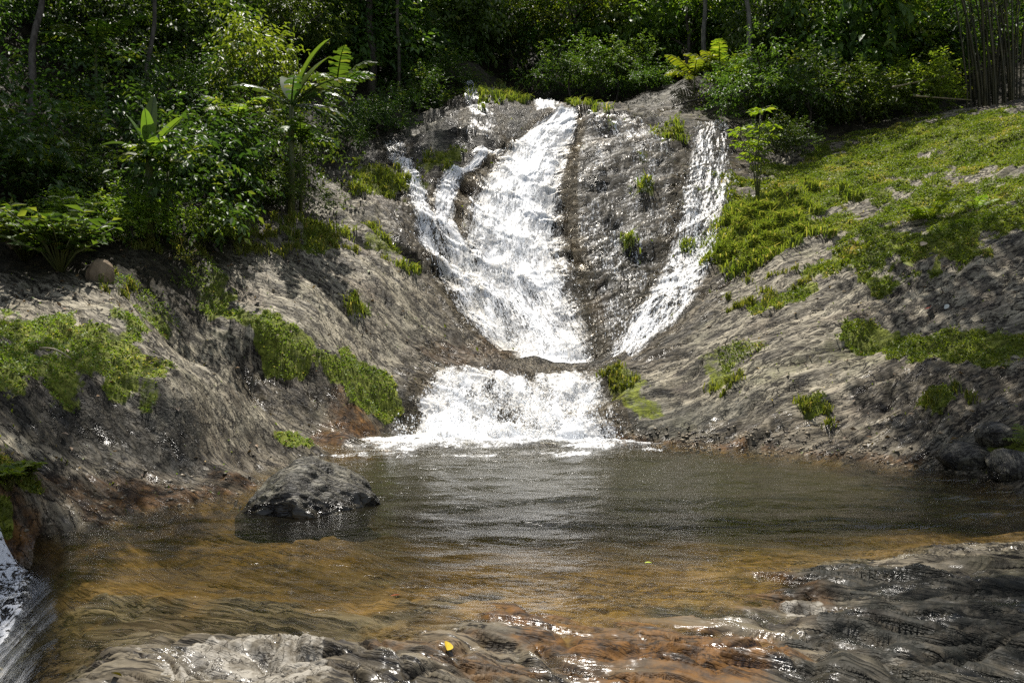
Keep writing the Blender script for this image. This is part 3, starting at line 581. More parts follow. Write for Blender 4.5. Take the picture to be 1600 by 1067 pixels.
# droplets thrown off the falls
def droplets():
    c = []; r = []
    for key, n, hi in (('main', 5000, .25), ('cascade', 3000, .26), ('right', 1300, .16), ('veil', 900, .16)):
        L, R = FX[key]; s = np.linspace(0, 1, len(L)); t = RNG.random(n) ** (.6 if key == 'main' else .9); t = t * .97 if key == 'main' else .2 + .8 * t if key == 'cascade' else t; a = RNG.beta(1.7, 1.7, n)
        lx = np.interp(t, s, L[:, 0]); ly = np.interp(t, s, L[:, 1]); rx = np.interp(t, s, R[:, 0]); ry = np.interp(t, s, R[:, 1])
        x = lx + (rx - lx) * a; y = ly + (ry - ly) * a; z = height(x, y) + .05 + hi * RNG.random(n) ** 2.2
        c.append(np.stack([x, y, z], 1)); r.append(.004 + .010 * RNG.random(n) ** 3)
    n = 1600; x = RNG.uniform(-1.5, 1.4, n); y = 10.45 - .5 * RNG.random(n) ** 2; c.append(np.stack([x, y, .02 + .30 * RNG.random(n) ** 2.5], 1)); r.append(.004 + .007 * RNG.random(n) ** 2)
    c = np.concatenate(c); r = np.concatenate(r)
    o = np.array([(1, 0, 0), (-1, 0, 0), (0, 1, 0), (0, -1, 0), (0, 0, 1.6), (0, 0, -1.6)], float)
    fc = np.array([(0, 2, 4), (2, 1, 4), (1, 3, 4), (3, 0, 4), (2, 0, 5), (1, 2, 5), (3, 1, 5), (0, 3, 5)])
    v = (c[:, None] + o[None] * r[:, None, None] * RNG.uniform(.6, 1.3, (len(c), 6, 1))).reshape(-1, 3)
    f = (fc[None] + (np.arange(len(c)) * 6)[:, None, None]).reshape(-1, 3)
    t = NT('water_drops'); pr = t.principled(Base_Color=(.9, .92, .94), Roughness=.3); tl = t.n('ShaderNodeBsdfTranslucent'); t.set(tl, Color=(.9, .92, .94))
    tag(mesh_np('spray', v, f, t.end(t.mixs(.4, pr, tl.outputs[0])), smooth=True), kind='stuff', label='fine white drops flying off the falls')
droplets()

# ------------------------------------------------------------------ leaves
def unit(a): return a / (np.linalg.norm(a, axis=-1, keepdims=True) + 1e-9)
def leaves_np(pos, dr, ln, wd, tone, fold=.25, rng=RNG):
    """kite-shaped folded leaves: base, two shoulders, tip"""
    n = len(pos); dr = unit(dr); up = np.tile([0, 0, 1.], (n, 1)) + rng.normal(0, .45, (n, 3))
    sd = unit(np.cross(dr, up)); nm = np.cross(sd, dr)
    ln = ln[:, None]; wd = wd[:, None]
    m = pos + dr * ln * .45
    v = np.stack([pos, m + sd * wd * .5 + nm * wd * fold, pos + dr * ln - nm * ln * .12, m - sd * wd * .5 + nm * wd * fold], 1).reshape(-1, 3)
    i = np.arange(n)[:, None] * 4
    f = np.concatenate([i + [0, 2, 1], i + [0, 3, 2]], 1).reshape(-1, 3)
    return v, f, np.repeat(tone, 4)

def crown_np(seed, rad, clumps, per, leaf, wide=.42, clump_r=.36, droop=.5, flat=1.0):
    """leaves gathered in sprays on clumps spread unevenly through an ellipsoid, with gaps between the clumps"""
    g = np.random.default_rng(seed); rad = np.array(rad, float)
    d = unit(g.normal(0, 1, (clumps, 3))); d[:, 2] = np.where(d[:, 2] < -.5, -d[:, 2], d[:, 2])
    cc = d * (g.random((clumps, 1)) ** .45) * rad * (1 + .25 * g.normal(0, 1, (clumps, 1)))
    cr = clump_r * rad.mean() * g.uniform(.55, 1.25, clumps)
    tw = per // 7
    ci = np.repeat(np.arange(clumps), tw)
    td = unit(g.normal(0, 1, (len(ci), 3)) + unit(cc)[ci] * .7 + [0, 0, .25])
    tp = cc[ci] + td * (cr[ci] * g.random(len(ci)) ** .5)[:, None] * [1, 1, flat]
    sprig = unit(td + g.normal(0, .4, td.shape) - [0, 0, droop * .5])
    li = np.repeat(np.arange(len(ci)), 7); k = np.tile(np.arange(7), len(ci))
    sdv = unit(np.cross(sprig, [0, 0, 1.]))[li] * np.where(k % 2, 1, -1)[:, None]
    pos = tp[li] + sprig[li] * (k * leaf * .42)[:, None]
    dr = sprig[li] * .7 + sdv * .8 + g.normal(0, .35, (len(li), 3)) - [0, 0, droop]
    ln = leaf * g.uniform(.6, 1.25, len(li)); tone = np.clip(g.random(clumps)[ci][li] * .5 + g.random(len(li)) * .55, 0, 1)
    return leaves_np(pos, dr, ln, ln * wide, tone, rng=g)

def tube_np(pts, radii, n=7):
    pts = np.array(pts, float); m = len(pts); tg = unit(np.gradient(pts, axis=0)); ref = np.array([1., .13, .07]) if abs(tg[0][0]) < .8 else np.array([0, 1., .1])
    u = unit(np.cross(tg, ref)); w = np.cross(tg, u); a = np.arange(n) * 2 * math.pi / n
    v = pts[:, None] + (u[:, None] * np.cos(a)[None, :, None] + w[:, None] * np.sin(a)[None, :, None]) * np.array(radii)[:, None, None]
    v = np.concatenate([v.reshape(-1, 3), pts[:1], pts[-1:]]); i = np.arange(m - 1)[:, None] * n; j = np.arange(n)[None]; j2 = (j + 1) % n
    q = np.stack([i + j, i + j2, i + n + j2, i + n + j], -1).reshape(-1, 4)
    f = np.concatenate([q[:, [0, 1, 2]], q[:, [0, 2, 3]], np.stack([np.full(n, m * n), np.arange(n), (np.arange(n) + 1) % n], 1)[:, [0, 2, 1]], np.stack([np.full(n, m * n + 1), (m - 1) * n + np.arange(n), (m - 1) * n + (np.arange(n) + 1) % n], 1)])
    return v, f
def join(parts):
    V, F, o = [], [], 0
    for p in parts: V.append(p[0]); F.append(p[1] + o); o += len(p[0])
    return np.concatenate(V), np.concatenate(F)

# crown shapes: each leaf cloud is built once and its mesh shared between the trees that use it
CROWN_SPEC = {   # seed, radii, clumps, leaves per clump, leaf length, width ratio, clump radius, droop, material
    'dark_broad': (21, (1.9, 1.6, 1.6), 46, 105, .19, .42, .30, .7, M_LEAF_DARK),
    'dark_fine': (22, (1.9, 1.6, 1.5), 60, 119, .13, .36, .26, .5, M_LEAF_DARK),
    'mid_broad': (23, (1.8, 1.6, 1.6), 44, 98, .20, .45, .30, .8, M_LEAF_MID),
    'mid_fine': (24, (1.8, 1.6, 1.5), 60, 119, .12, .38, .26, .5, M_LEAF_MID),
    'loose_light': (25, (1.8, 1.5, 1.7), 36, 77, .19, .44, .24, .7, M_LEAF_LIGHT),
    'bush_light': (26, (1.2, 1.1, .8), 44, 105, .10, .45, .30, .35, M_LEAF_LIGHT),
    'bush_mid': (27, (1.2, 1.1, .85), 46, 112, .095, .42, .30, .35, M_LEAF_MID),
    'bush_dark': (28, (1.2, 1.1, .9), 46, 112, .10, .42, .30, .4, M_LEAF_DARK),
}
CROWN = {}
def crown_mesh(kind):
    if kind not in CROWN:
        sd, rad, cl, per, leaf, wide, cr, droop, mat = CROWN_SPEC[kind]
        v, f, tone = crown_np(sd, rad, cl, per, leaf, wide, cr, droop)
        me = bpy.data.objects.new('x', None); bpy.data.objects.remove(me)
        o = mesh_np('crown', v, f, mat, dict(tone=tone)); CROWN[kind] = o.data; bpy.data.objects.remove(o)
    return CROWN[kind]

def tree(px, py, d, r, kind, label, cat='tree', group=None, name='tree', bark=None, sq=1.0, lean=0., thick=.05):
    """crown centred where it is seen at distance d, on a trunk that stands on the slope below it"""
    cx, cy, cz = P(px, py, d); R0 = CROWN_SPEC[kind][1][0]; sc = r / R0
    gx = cx + lean; gz = float(height(np.array([gx]), np.array([cy]))[0])
    o = empty(name, (gx, cy, gz)); tag(o, label, cat, group)
    g = random.Random(int(px * 7 + py)); top = cz - gz
    hgt = max(top, .3)
    pts = [(-lean * (k / 6) ** (3. if abs(lean) > 2 else 1.3) + .05 * math.sin(k * 2 + px), .05 * math.cos(k * 1.7 + py), -.15 + (hgt + r * .35 + .15) * k / 6) for k in range(7)]
    rad = [thick * r * (1.25 - .95 * k / 6) + .006 for k in range(7)]
    parts = [tube_np(pts, rad)]
    for k in range(6):
        a = g.uniform(0, 6.28); b = pts[3 + k % 3]; L = r * g.uniform(.5, .8)
        parts.append(tube_np([b, (b[0] + math.cos(a) * L * .5, b[1] + math.sin(a) * L * .5, b[2] + L * .35), (b[0] + math.cos(a) * L, b[1] + math.sin(a) * L, b[2] + L * .5)], [rad[4] * .7, rad[4] * .5, rad[5] * .25], 5))
    v, f = join(parts); mesh_np('stem' if cat in ('bush', 'shrub') else 'trunk', v, f, bark or M_BARK, smooth=True, parent=o)
    c = bpy.data.objects.new('foliage' if cat in ('bush', 'shrub') else 'crown', crown_mesh(kind)); COL.objects.link(c); c.parent = o
    c.location = (-lean, 0, hgt); c.scale = (sc, sc, sc * sq); c.rotation_euler = (0, 0, g.uniform(0, 6.28))
    return o

TREES = [   # crown centre in the picture, distance, crown radius, leaf kind, label
    (70, 60, 19.5, 1.9, 'dark_fine', 'dark small-leaved tree in the upper left corner', {}),
    (170, 110, 18.5, 1.5, 'dark_broad', 'dark broad-leaved tree just right of the thin leaning trunk', {}),
    (300, 40, 20.5, 1.9, 'mid_broad', 'tree with large sunlit leaves along the top edge, above the young banana plant', {}),
    (395, 135, 17.5, 1.35, 'loose_light', 'loose tree with bright yellowish leaves beside the big banana plant', {}),
    (280, 170, 17.2, 1.25, 'dark_fine', 'dark leafy tree directly above the young banana plant', {}),
    (455, 30, 23.0, 1.6, 'mid_fine', 'fine-leaved tree at the top edge above the big banana plant', {}),
    (560, 60, 27.0, 2.2, 'dark_broad', 'dark drooping tree right of the big banana plant', {}),
    (650, 110, 27.5, 2.0, 'dark_fine', 'dark dense tree overhanging the small trickle at the upper left of the falls', {}),
    (700, 40, 29.0, 2.2, 'mid_broad', 'tree with pale glossy leaves above the small upper fall', {}),
    (800, 60, 30.0, 2.3, 'dark_fine', 'very dark tree straight above the main fall', {}),
    (900, 40, 29.5, 2.1, 'loose_light', 'lighter tree in sun at the top edge above the main fall', {}),
    (985, 70, 30.0, 2.0, 'mid_broad', 'mid-green tree left of the sunny tree by the right stream', {}),
    (1075, 35, 28.0, 1.8, 'loose_light', 'sunny yellow-green tree above the right stream', {}),
    (1150, 60, 28.5, 1.9, 'dark_broad', 'dark tree behind the pale thin trunk above the right stream', {}),
    (1215, 40, 25.0, 1.7, 'mid_broad', 'broad-leaved tree right of the pale thin trunk', {}),
    (1310, 70, 25.0, 1.9, 'mid_broad', 'broad dark green tree at the middle of the right bank', {}),
    (1385, 40, 24.5, 1.6, 'loose_light', 'tree with shiny sunlit leaves left of the bamboo clump', {}),
    (1465, 90, 24.5, 1.5, 'dark_broad', 'dark tree whose leaves touch the bamboo clump', {}),
]
for px, py, d, r, k, lab, kw in TREES: tree(px, py, d, r, k, lab, group='jungle trees around the falls', **kw)

TALL = [   # the high canopy over the slopes: base x, base y, crown height above the ground, crown radius, lean
    (-9.5, 18.5, 9.5, 2.0, .0, 'first tall jungle tree on the left slope, crown out of the picture'), (-13.5, 16.0, 9.0, 2.0, .0, 'tall jungle tree on the left slope nearest the left edge'),
    (-3.6, 25.2, 8.6, 1.9, 0., 'tall jungle tree shading the trickles at the upper left of the falls'), (-2.6, 32.0, 9.5, 2.2, 0., 'tall jungle tree above the small upper fall'),
    (10.8, 15.6, 6.2, 1.9, 4.9, 'tall tree leaning over the mossy right bank'), (6.6, 7.8, 7.4, 1.8, 4.0, 'leaning tree reaching over the right end of the pool'), (8.8, 12.2, 6.0, 1.7, 4.9, 'taller leaning tree above the dark rocks at the right water edge'), (-7.8, 10.8, 7.4, 1.5, -2.4, 'tall tree over the left bank beside the grass ledge'),
]
for i, (bx, by, hh, r, ln, lab) in enumerate(TALL):
    gz = float(height(np.array([bx]), np.array([by]))[0]); cx = bx - ln; q = (800 + cx / by * FPX, HORIZ - (gz + hh - CAM_H) / by * FPX)
    tree(q[0], q[1], by, r, ('dark_broad', 'mid_broad', 'dark_fine')[i % 3], lab, group='tall trees over the slopes', lean=ln, thick=.024)

BUSHES = [
    (55, 250, 13.6, 1.15, 'bush_mid', 'round dense bush at the left edge below the thin leaning trunk', .9),
    (130, 300, 13.0, .9, 'bush_dark', 'dark bush left of the young banana plant', .9),
    (330, 260, 15.6, 1.0, 'bush_dark', 'dark bush right of the young banana plant', 1.),
    (415, 255, 15.8, 1.25, 'bush_dark', 'large dark bush hanging over the left slab', 1.1),
    (440, 320, 14.9, .8, 'bush_mid', 'bush at the upper edge of the left slab', .9),
    (205, 352, 12.2, .75, 'bush_light', 'bright sunlit bush above the brown upright stone', .85),
    (340, 358, 12.9, .55, 'bush_light', 'small bright bush at the top of the grassy strip', .9),
    (110, 350, 11.6, .7, 'bush_light', 'bright low bush between the broad-leaved shrub and the sunlit bush', .7),
    (890, 115, 26.2, 1.2, 'bush_mid', 'sunlit bush right above the head of the main fall', .9),
    (965, 110, 26.5, 1.2, 'bush_mid', 'bush above the rocks right of the main fall', .9),
    (690, 130, 25.5, 1.1, 'bush_dark', 'dark bush left of the small upper fall', .8),
    (590, 195, 22.0, 1.0, 'bush_dark', 'dark bush at the shady upper left corner of the falls', 1.), (535, 240, 19.2, .75, 'bush_dark', 'dark bush between the big banana plant and the shady trickles', 1.), (655, 165, 24.0, 1.0, 'bush_dark', 'dark bush left of the small upper fall, above the shady rock', .9), (1010, 130, 25.5, .9, 'bush_mid', 'small bush on the ledge left of the bright ferns', .8),
    (1190, 145, 21.5, 1.3, 'bush_mid', 'round bush at the right end of the wet ledge', 1.05),
    (1265, 170, 21.5, 1.35, 'bush_dark', 'dark bush behind the crest of the grassy bank', 1.),
    (1345, 165, 21.8, 1.3, 'bush_mid', 'bush on the right bank behind the highest moss', .9),
    (1430, 150, 21.5, 1.3, 'bush_light', 'sunlit bush under the fallen bamboo poles', .8),
    (1225, 235, 19.6, .8, 'bush_dark', 'dark bush in the hollow behind the yellow-green sapling', .9),
]
for px, py, d, r, k, lab, sq in BUSHES: tree(px, py, d, r, k, lab, 'bush', 'bushes along the jungle edge', 'bush', sq=sq, thick=.03)

# the wood behind them reads as one mass
def forest():
    V = []; F = []; T = []; MI = []; o = 0; g = np.random.default_rng(77)
    spots = [(x, y) for y in (25, 29, 33.5, 38.5, 44) for x in np.arange(-22, 27, 2.9)]
    for i, (x, y) in enumerate(spots):
        x = x + g.normal(0, .8); y = y + g.normal(0, 1.)
        if y < 28 and -4.5 < x < 9: continue
        z = float(height(np.array([x]), np.array([y]))[0])
        if abs(x / y) > .78: continue
        for lev in range(2):
            v, f, t = crown_np(500 + i * 2 + lev, (1.9, 1.6, 1.5), (22, 30, 16)[i % 3], 63, (.25, .19, .34)[i % 3], (.42, .36, .5)[i % 3], .32, (.6, .3, .9)[i % 3]); MI.append(np.full(len(f), (i * 7 + lev) % 5 // 2))
            V.append(v + [x, y, z + 1.3 + 2.6 * lev]); F.append(f + o); T.append(t); o += len(v)
    tag(mesh_np('forest', np.concatenate(V), np.concatenate(F), None, dict(tone=np.concatenate(T)), mats=[M_LEAF_DARK, M_LEAF_MID, M_LEAF_LIGHT], midx=np.concatenate(MI)), kind='stuff', label='dark mass of jungle on the hillside behind the falls')
    # thickets on the left flank
    V = []; F = []; T = []; o = 0
    for i, (x, y) in enumerate([(x, y) for y in np.arange(12, 24, 2.1) for x in np.arange(-15, -3, 1.9)]):
        x += g.normal(0, .5); y += g.normal(0, .5)
        if x / y > -.30 - .02 * (y < 14) or x / y < -.85 or x > -4.2 - (14 - min(y, 14)) * .3: continue
        z = float(height(np.array([x]), np.array([y]))[0])
        v, f, t = crown_np(900 + i, (1.1, 1.0, 1.0), 22, 63, .14, .42, .34, .5)
        V.append(v + [x, y, z + .6]); F.append(f + o); T.append(t); o += len(v)
    tag(mesh_np('undergrowth', np.concatenate(V), np.concatenate(F), M_LEAF_DARK, dict(tone=np.concatenate(T))), kind='stuff', label='dark thicket filling the slope under the trees')
forest()

# ------------------------------------------------------------------ creeping herbs and long grass
def scatter(mask, n, box, seed, thr=.45):
    g = np.random.default_rng(seed); x = g.uniform(box[0], box[1], n); y = g.uniform(box[2], box[3], n)
    m = mask(x, y) + g.normal(0, .16, n) + np.minimum(0, fbm(x * 2.2, y * 2.2, seed + 9, 4) + .12) * 1.1; k = g.random(n) < sst(thr - .2, thr + .35, m); return x[k], y[k], g
def herbs(name, n, box, seed, ln, label, up=.8, mat=None, mask=MOSS, clump=.05, thr=.45, wide=.5):
    x, y, g = scatter(mask, n, box, seed, thr); z = height(x, y)
    lift = np.clip(noise(x * 4, y * 4, seed) + .45, 0, 1.2) * clump; c = len(x)
    dr = np.stack([g.normal(0, 1, c), g.normal(0, 1, c), up + g.random(c) * up], 1)
    tone = np.clip(noise(x * 1.6, y * 1.6, seed + 3) * .6 + .45 + g.normal(0, .2, c), 0, 1)
    l = ln * g.uniform(.5, 1.4, c)
    v, f, t = leaves_np(np.stack([x, y, z + lift * g.random(c) - .004], 1), dr, l, l * wide, tone, rng=g)
    return tag(mesh_np(name, v, f, mat or M_GRASS, dict(tone=t)), kind='stuff', label=label)
herbs('ground_cover', 330000, (3.6, 13, 11.5, 22), 51, .042, 'bright creeping herbs and moss covering the right bank', clump=.05, up=.5)
herbs('ground_cover', 90000, (3.0, 8, 8.8, 12), 52, .034, 'low green plants in the seams of the right slab', clump=.04)
herbs('ground_cover', 110000, (-6.5, -1.0, 7, 14), 53, .032, 'green mossy strips running down the left slab', clump=.025, up=.5)
herbs('ground_cover', 40000, (-5, -3, 5, 7.2), 54, .035, 'small green plants at the left water edge')
herbs('ground_cover', 40000, (-5.5, 6, 13, 26), 55, .09, 'tufts of green growing on the rock face of the falls', clump=.05)
def blades(n, centers, seed, ln, label, mat=M_GRASS_DRY):
    g = np.random.default_rng(seed); q = hits([c[:2] for c in centers]); tx = []; ty = []; tr = []
    for (cx, cy, _), c in zip(q, centers):
        for k in range(int(c[2] * c[2] * 22 + c[2] * 12) + 2): tx.append(cx + g.normal() * c[2] * .75); ty.append(cy + g.normal() * c[2] * .75); tr.append(g.uniform(.02, .07) * (ln / .2))
    i = (len(tx) * g.random(n) ** 1.25).astype(int); o_ = g.permutation(len(tx)); i = o_[i]; tx = np.array(tx); ty = np.array(ty); tr = np.array(tr)
    x = tx[i] + g.normal(0, 1, n) * tr[i]; y = ty[i] + g.normal(0, 1, n) * tr[i]; z = height(x, y)
    # blades grow out of tufts
    l = ln * g.uniform(.5, 1.3, n); a = g.uniform(0, 6.28, n); s = g.uniform(.15, .7, n)
    b = np.stack([x, y, z - .01], 1); d1 = np.stack([np.cos(a) * s * .5, np.sin(a) * s * .5 - .1, np.ones(n)], 1); d2 = np.stack([np.cos(a) * s * 1.6, np.sin(a) * s * 1.6 - .3, .25 - s * .7], 1)
    m = b + unit(d1) * (l * .55)[:, None]; e = m + unit(d2) * (l * .6)[:, None]; sd = unit(np.cross(d1, [0, 1., 0])) * (.05 * ln * g.uniform(.6, 1.3, n))[:, None]
    v = np.stack([b - sd, b + sd, m + sd * .8, m - sd * .8, e], 1).reshape(-1, 3); k = np.arange(n)[:, None] * 5
    f = np.concatenate([k + [0, 1, 2], k + [0, 2, 3], k + [3, 2, 4]], 1).reshape(-1, 3)
    tone = np.repeat(np.clip(g.random(n) * .9 + .1 * (l > ln), 0, 1), 5)
    return tag(mesh_np('grass', v, f, mat, dict(tone=tone)), kind='stuff', label=label)
blades(8000, [(1165, 335, .6), (1200, 350, .6), (1170, 380, .5), (1205, 385, .4), (1235, 350, .5), (1150, 400, .3), (1190, 410, .25), (1230, 310, .5)], 61, .26, 'long grass hanging over the rock beside the right stream')
blades(3000, [(585, 268, .4), (620, 282, .35), (600, 300, .2), (680, 252, .25), (695, 262, .2), (560, 300, .2), (585, 360, .15), (600, 375, .15), (640, 425, .15), (560, 480, .12), (500, 365, .4), (470, 360, .5)], 62, .22, 'tufts of long grass on the rock left of the main fall')
blades(1300, [(770, 152, .5), (790, 150, .6), (810, 152, .5), (750, 148, .3), (1045, 210, .35), (1005, 290, .12), (985, 380, .08), (930, 165, .5)], 63, .30, 'pale grass clumps on the ledges at the top of the falls')
blades(3600, [(430, 380, .5), (520, 380, .4), (380, 390, .4), (300, 390, .3), (240, 390, .4), (195, 450, .3), (1185, 470, .3), (1240, 440, .3), (1150, 475, .2), (1270, 640, .2), (1470, 632, .2), (1130, 605, .25), (960, 585, .25), (975, 600, .2)], 64, .16, 'short grass tufts dotted over the slabs')

# ------------------------------------------------------------------ banana plants, ferns, palms
def blade_leaf(L, Wd, pitch, bend, az, slit=0, segs=12, fold=.25, seed=0):
    """one long leaf from the origin: a rib that rises then arches, blade on both sides; slit > 0 tears it into strips"""
    g = random.Random(seed); pts = []; p = np.zeros(3); a = pitch; h = np.array([math.cos(az), math.sin(az), 0.]); sd = np.array([-math.sin(az), math.cos(az), 0.])
    for k in range(segs + 1):
        pts.append(p.copy()); p = p + (h * math.cos(a) + np.array([0, 0, 1.]) * math.sin(a)) * L / segs; a -= bend / segs * (1.6 * k / segs + .2)
    pts = np.array(pts); tg = unit(np.gradient(pts, axis=0)); nm = np.cross(sd, tg) * -1
    V = []; F = []; T = []
    prof = lambda t: Wd * .5 * max(0., (math.sin(math.pi * min(1, max(0, (t - .12) / .88)) ** .75)) ** .6) if t > .12 else 0
    for s in (-1, 1):
        if not slit:
            o = len(V)
            for k in range(segs + 1):
                w = prof(k / segs) + .006; V.append(pts[k]); V.append(pts[k] + s * sd * w * (1 - fold * .2) + nm[k] * w * fold); T += [.35 + .2 * (k / segs), .5 + .3 * g.random()]
            for k in range(segs): b = o + k * 2; F += [(b, b + 1, b + 3), (b, b + 3, b + 2)]
        else:
            n = slit
            for k in range(n):
                t0 = .12 + .88 * k / n; t1 = t0 + .88 / n * (.93 if g.random() < .7 else .7)
                q0 = np.array([np.interp(t0 * segs, range(segs + 1), pts[:, c]) for c in range(3)]); q1 = np.array([np.interp(t1 * segs, range(segs + 1), pts[:, c]) for c in range(3)])
                ii = min(segs, int(t0 * segs)); w = prof((t0 + t1) / 2) * g.uniform(.8, 1.1); dn = g.uniform(.15, .6)
                e = s * sd * .85 + tg[ii] * .45 - np.array([0, 0, dn]); e = unit(e) * w; o = len(V)
                V += [q0, q1, q1 + e * .6 + nm[ii] * w * .1, q1 + e, q0 + e * .95, q0 + e * .6 + nm[ii] * w * .1]; tt = g.random(); T += [tt] * 6
                F += [(o, o + 1, o + 2), (o, o + 2, o + 5), (o + 5, o + 2, o + 3), (o + 5, o + 3, o + 4)]
    rv, rf = tube_np(pts, [max(.005, .018 * L * (1 - k / segs * .8)) for k in range(segs + 1)], 5)
    o = len(V); V = np.concatenate([np.array(V), rv - nm.mean(0) * .003]); F = np.concatenate([np.array(F), rf + o]); T = np.concatenate([np.array(T), np.full(len(rv), .8)])
    return V, F, T
def plant(name, part, px, py, leaves, mat, label, cat, group=None, stem=0., raise_=0., at=None, stem_r=.05, lean=0.):
    b = np.array(at) if at is not None else hit(px, py); o = empty(name, tuple(b)); tag(o, label, cat, group)
    if stem:
        v, f = tube_np([(0, 0, -.1), (lean * .4, 0, stem * .5), (lean, 0, stem)], [stem_r * 1.3, stem_r, stem_r * .7], 8); mesh_np('stem', v, f, M_STEM, smooth=True, parent=o)
    for i, kw in enumerate(leaves):
        m = kw.pop('mat', mat); v, f, t = blade_leaf(seed=i + int(px), **kw); v = v + [lean, 0, stem + raise_]
        mesh_np(part, v, f, m, dict(tone=t), parent=o, smooth=False)
    return o
R = math.radians
def on_ray(px, py, d):
    x, y, z = P(px, py, d); return x, y, float(height(np.array([x]), np.array([y]))[0]), z
# young banana plant, bright upright leaves
x, y, gz, z = on_ray(233, 238, 12.5)
plant('banana_plant', 'leaf', 233, 240, [
    dict(L=0.71, Wd=0.14, pitch=R(62), bend=R(15), az=R(175), mat=M_BANANA), dict(L=0.67, Wd=0.23, pitch=R(80), bend=R(10), az=R(-90), mat=M_BANANA), dict(L=0.85, Wd=0.23, pitch=R(50), bend=R(15), az=R(0)),
    dict(L=0.97, Wd=0.23, pitch=R(85), bend=R(20), az=R(90), mat=M_BANANA_DARK), dict(L=0.89, Wd=0.14, pitch=R(25), bend=R(20), az=R(5), mat=M_BANANA_DARK), dict(L=0.74, Wd=0.18, pitch=R(20), bend=R(60), az=R(200), mat=M_BANANA_DARK)],
    M_BANANA, 'young banana plant with bright upright leaves in the dark left jungle', 'banana plant', stem=z - gz, at=(x, y, gz), stem_r=.07)
# big banana plant with torn arching leaves
x, y, gz, z = on_ray(455, 165, 14.9)
plant('banana_plant', 'leaf', 455, 170, [
    dict(L=1.51, Wd=0.36, pitch=R(72), bend=R(35), az=R(15), mat=M_BANANA), dict(L=1.37, Wd=0.32, pitch=R(62), bend=R(30), az=R(40), mat=M_BANANA), dict(L=1.44, Wd=0.40, pitch=R(38), bend=R(75), az=R(-10), slit=16),
    dict(L=1.37, Wd=0.36, pitch=R(20), bend=R(80), az=R(-25), slit=16), dict(L=1.22, Wd=0.36, pitch=R(5), bend=R(70), az=R(5), slit=14), dict(L=1.15, Wd=0.36, pitch=R(40), bend=R(90), az=R(-70), slit=14), dict(L=1.22, Wd=0.36, pitch=R(35), bend=R(70), az=R(190), slit=14),
    dict(L=1.15, Wd=0.36, pitch=R(-5), bend=R(60), az=R(-5), slit=12), dict(L=1.30, Wd=0.36, pitch=R(55), bend=R(60), az=R(110))],
    M_BANANA_DARK, 'big banana plant with torn arching leaves left of the falls', 'banana plant', stem=z - gz, at=(x, y, gz), stem_r=.06)
def fronds(n, L, Wd, p0, p1, bend, slit, a0=0., a1=360., seed=0):
    g = random.Random(seed); return [dict(L=L * g.uniform(.75, 1.15), Wd=Wd, pitch=R(g.uniform(p0, p1)), bend=R(bend * g.uniform(.7, 1.2)), az=R(a0 + (a1 - a0) * (k + g.random() * .6) / n), slit=slit) for k in range(n)]
x, y, gz, z = on_ray(262, 258, 12.7)
plant('palm', 'frond', 262, 258, fronds(8, .85, .42, 15, 45, 70, 18, 180, 360, 3), M_LEAF_LIGHT, 'small feathery palm right below the young banana plant', 'palm', at=(x, y, gz), stem=max(.1, z - gz), stem_r=.03)
x, y, gz, z = on_ray(470, 222, 15.3)
plant('palm', 'frond', 470, 222, fronds(5, 1.0, .5, 10, 35, 90, 14, 250, 380, 5), M_LEAF_MID, 'palm with a sunlit hanging frond below the big banana plant', 'palm', at=(x, y, gz), stem=max(.1, z - gz), stem_r=.03)
x, y, gz, z = on_ray(60, 265, 12.6)
plant('palm', 'frond', 60, 265, fronds(6, .9, .4, 15, 45, 70, 18, 200, 400, 8), M_LEAF_LIGHT, 'feathery palm in front of the round bush at the left edge', 'palm', at=(x, y, gz), stem=max(.1, z - gz), stem_r=.03)
for px, py, d, L, mt, lab in ((150, 75, 16.4, 1.2, M_LEAF_MID, 'tall palm between the two thin trunks at the upper left'), (525, 140, 19.5, 1.3, M_LEAF_MID, 'palm with long hanging fronds just right of the big banana plant'), (370, 190, 14.6, .8, M_LEAF_LIGHT, 'sunlit palm between the two banana plants')):
    x, y, gz, z = on_ray(px, py, d)
    plant('palm', 'frond', px, py, fronds(9, L, L * .45, 15, 60, 85, 18, 0, 360, px), mt, lab, 'palm', at=(x, y, gz), stem=max(.1, z - gz), stem_r=.035)
for px, py, n, L, lab in ((1452, 345, 8, .62, 'pale green fern standing on the mossy right bank'), (1522, 330, 7, .42, 'small fern on the mossy bank, right of the pale green fern'), (1600, 700, 6, .3, 'small fern at the right edge above the dark rocks')):
    plant('fern', 'frond', px, py, fronds(n, L, L * .55, 35, 65, 60, 16, 0, 360, px), M_LEAF_YELLOW if px == 1452 else M_LEAF_LIGHT, lab, 'fern', 'ferns on the right bank')
for px, py, d, L, lab in ((1085, 118, 23.6, 1.1, 'bright fern clump left of the round bush above the wet ledge'), (1125, 112, 23.4, 1.2, 'tall bright fern beside the round bush above the wet ledge'), (1150, 130, 22.8, .9, 'lower bright fern leaning over the wet ledge')):
    x, y, gz, z = on_ray(px, py, d)
    plant('fern', 'frond', px, py, fronds(9, L, L * .5, 20, 60, 75, 20, 0, 360, px), M_LEAF_YELLOW, lab, 'fern', 'ferns above the wet ledge', at=(x, y, gz), stem=max(.05, z - gz), stem_r=.02)

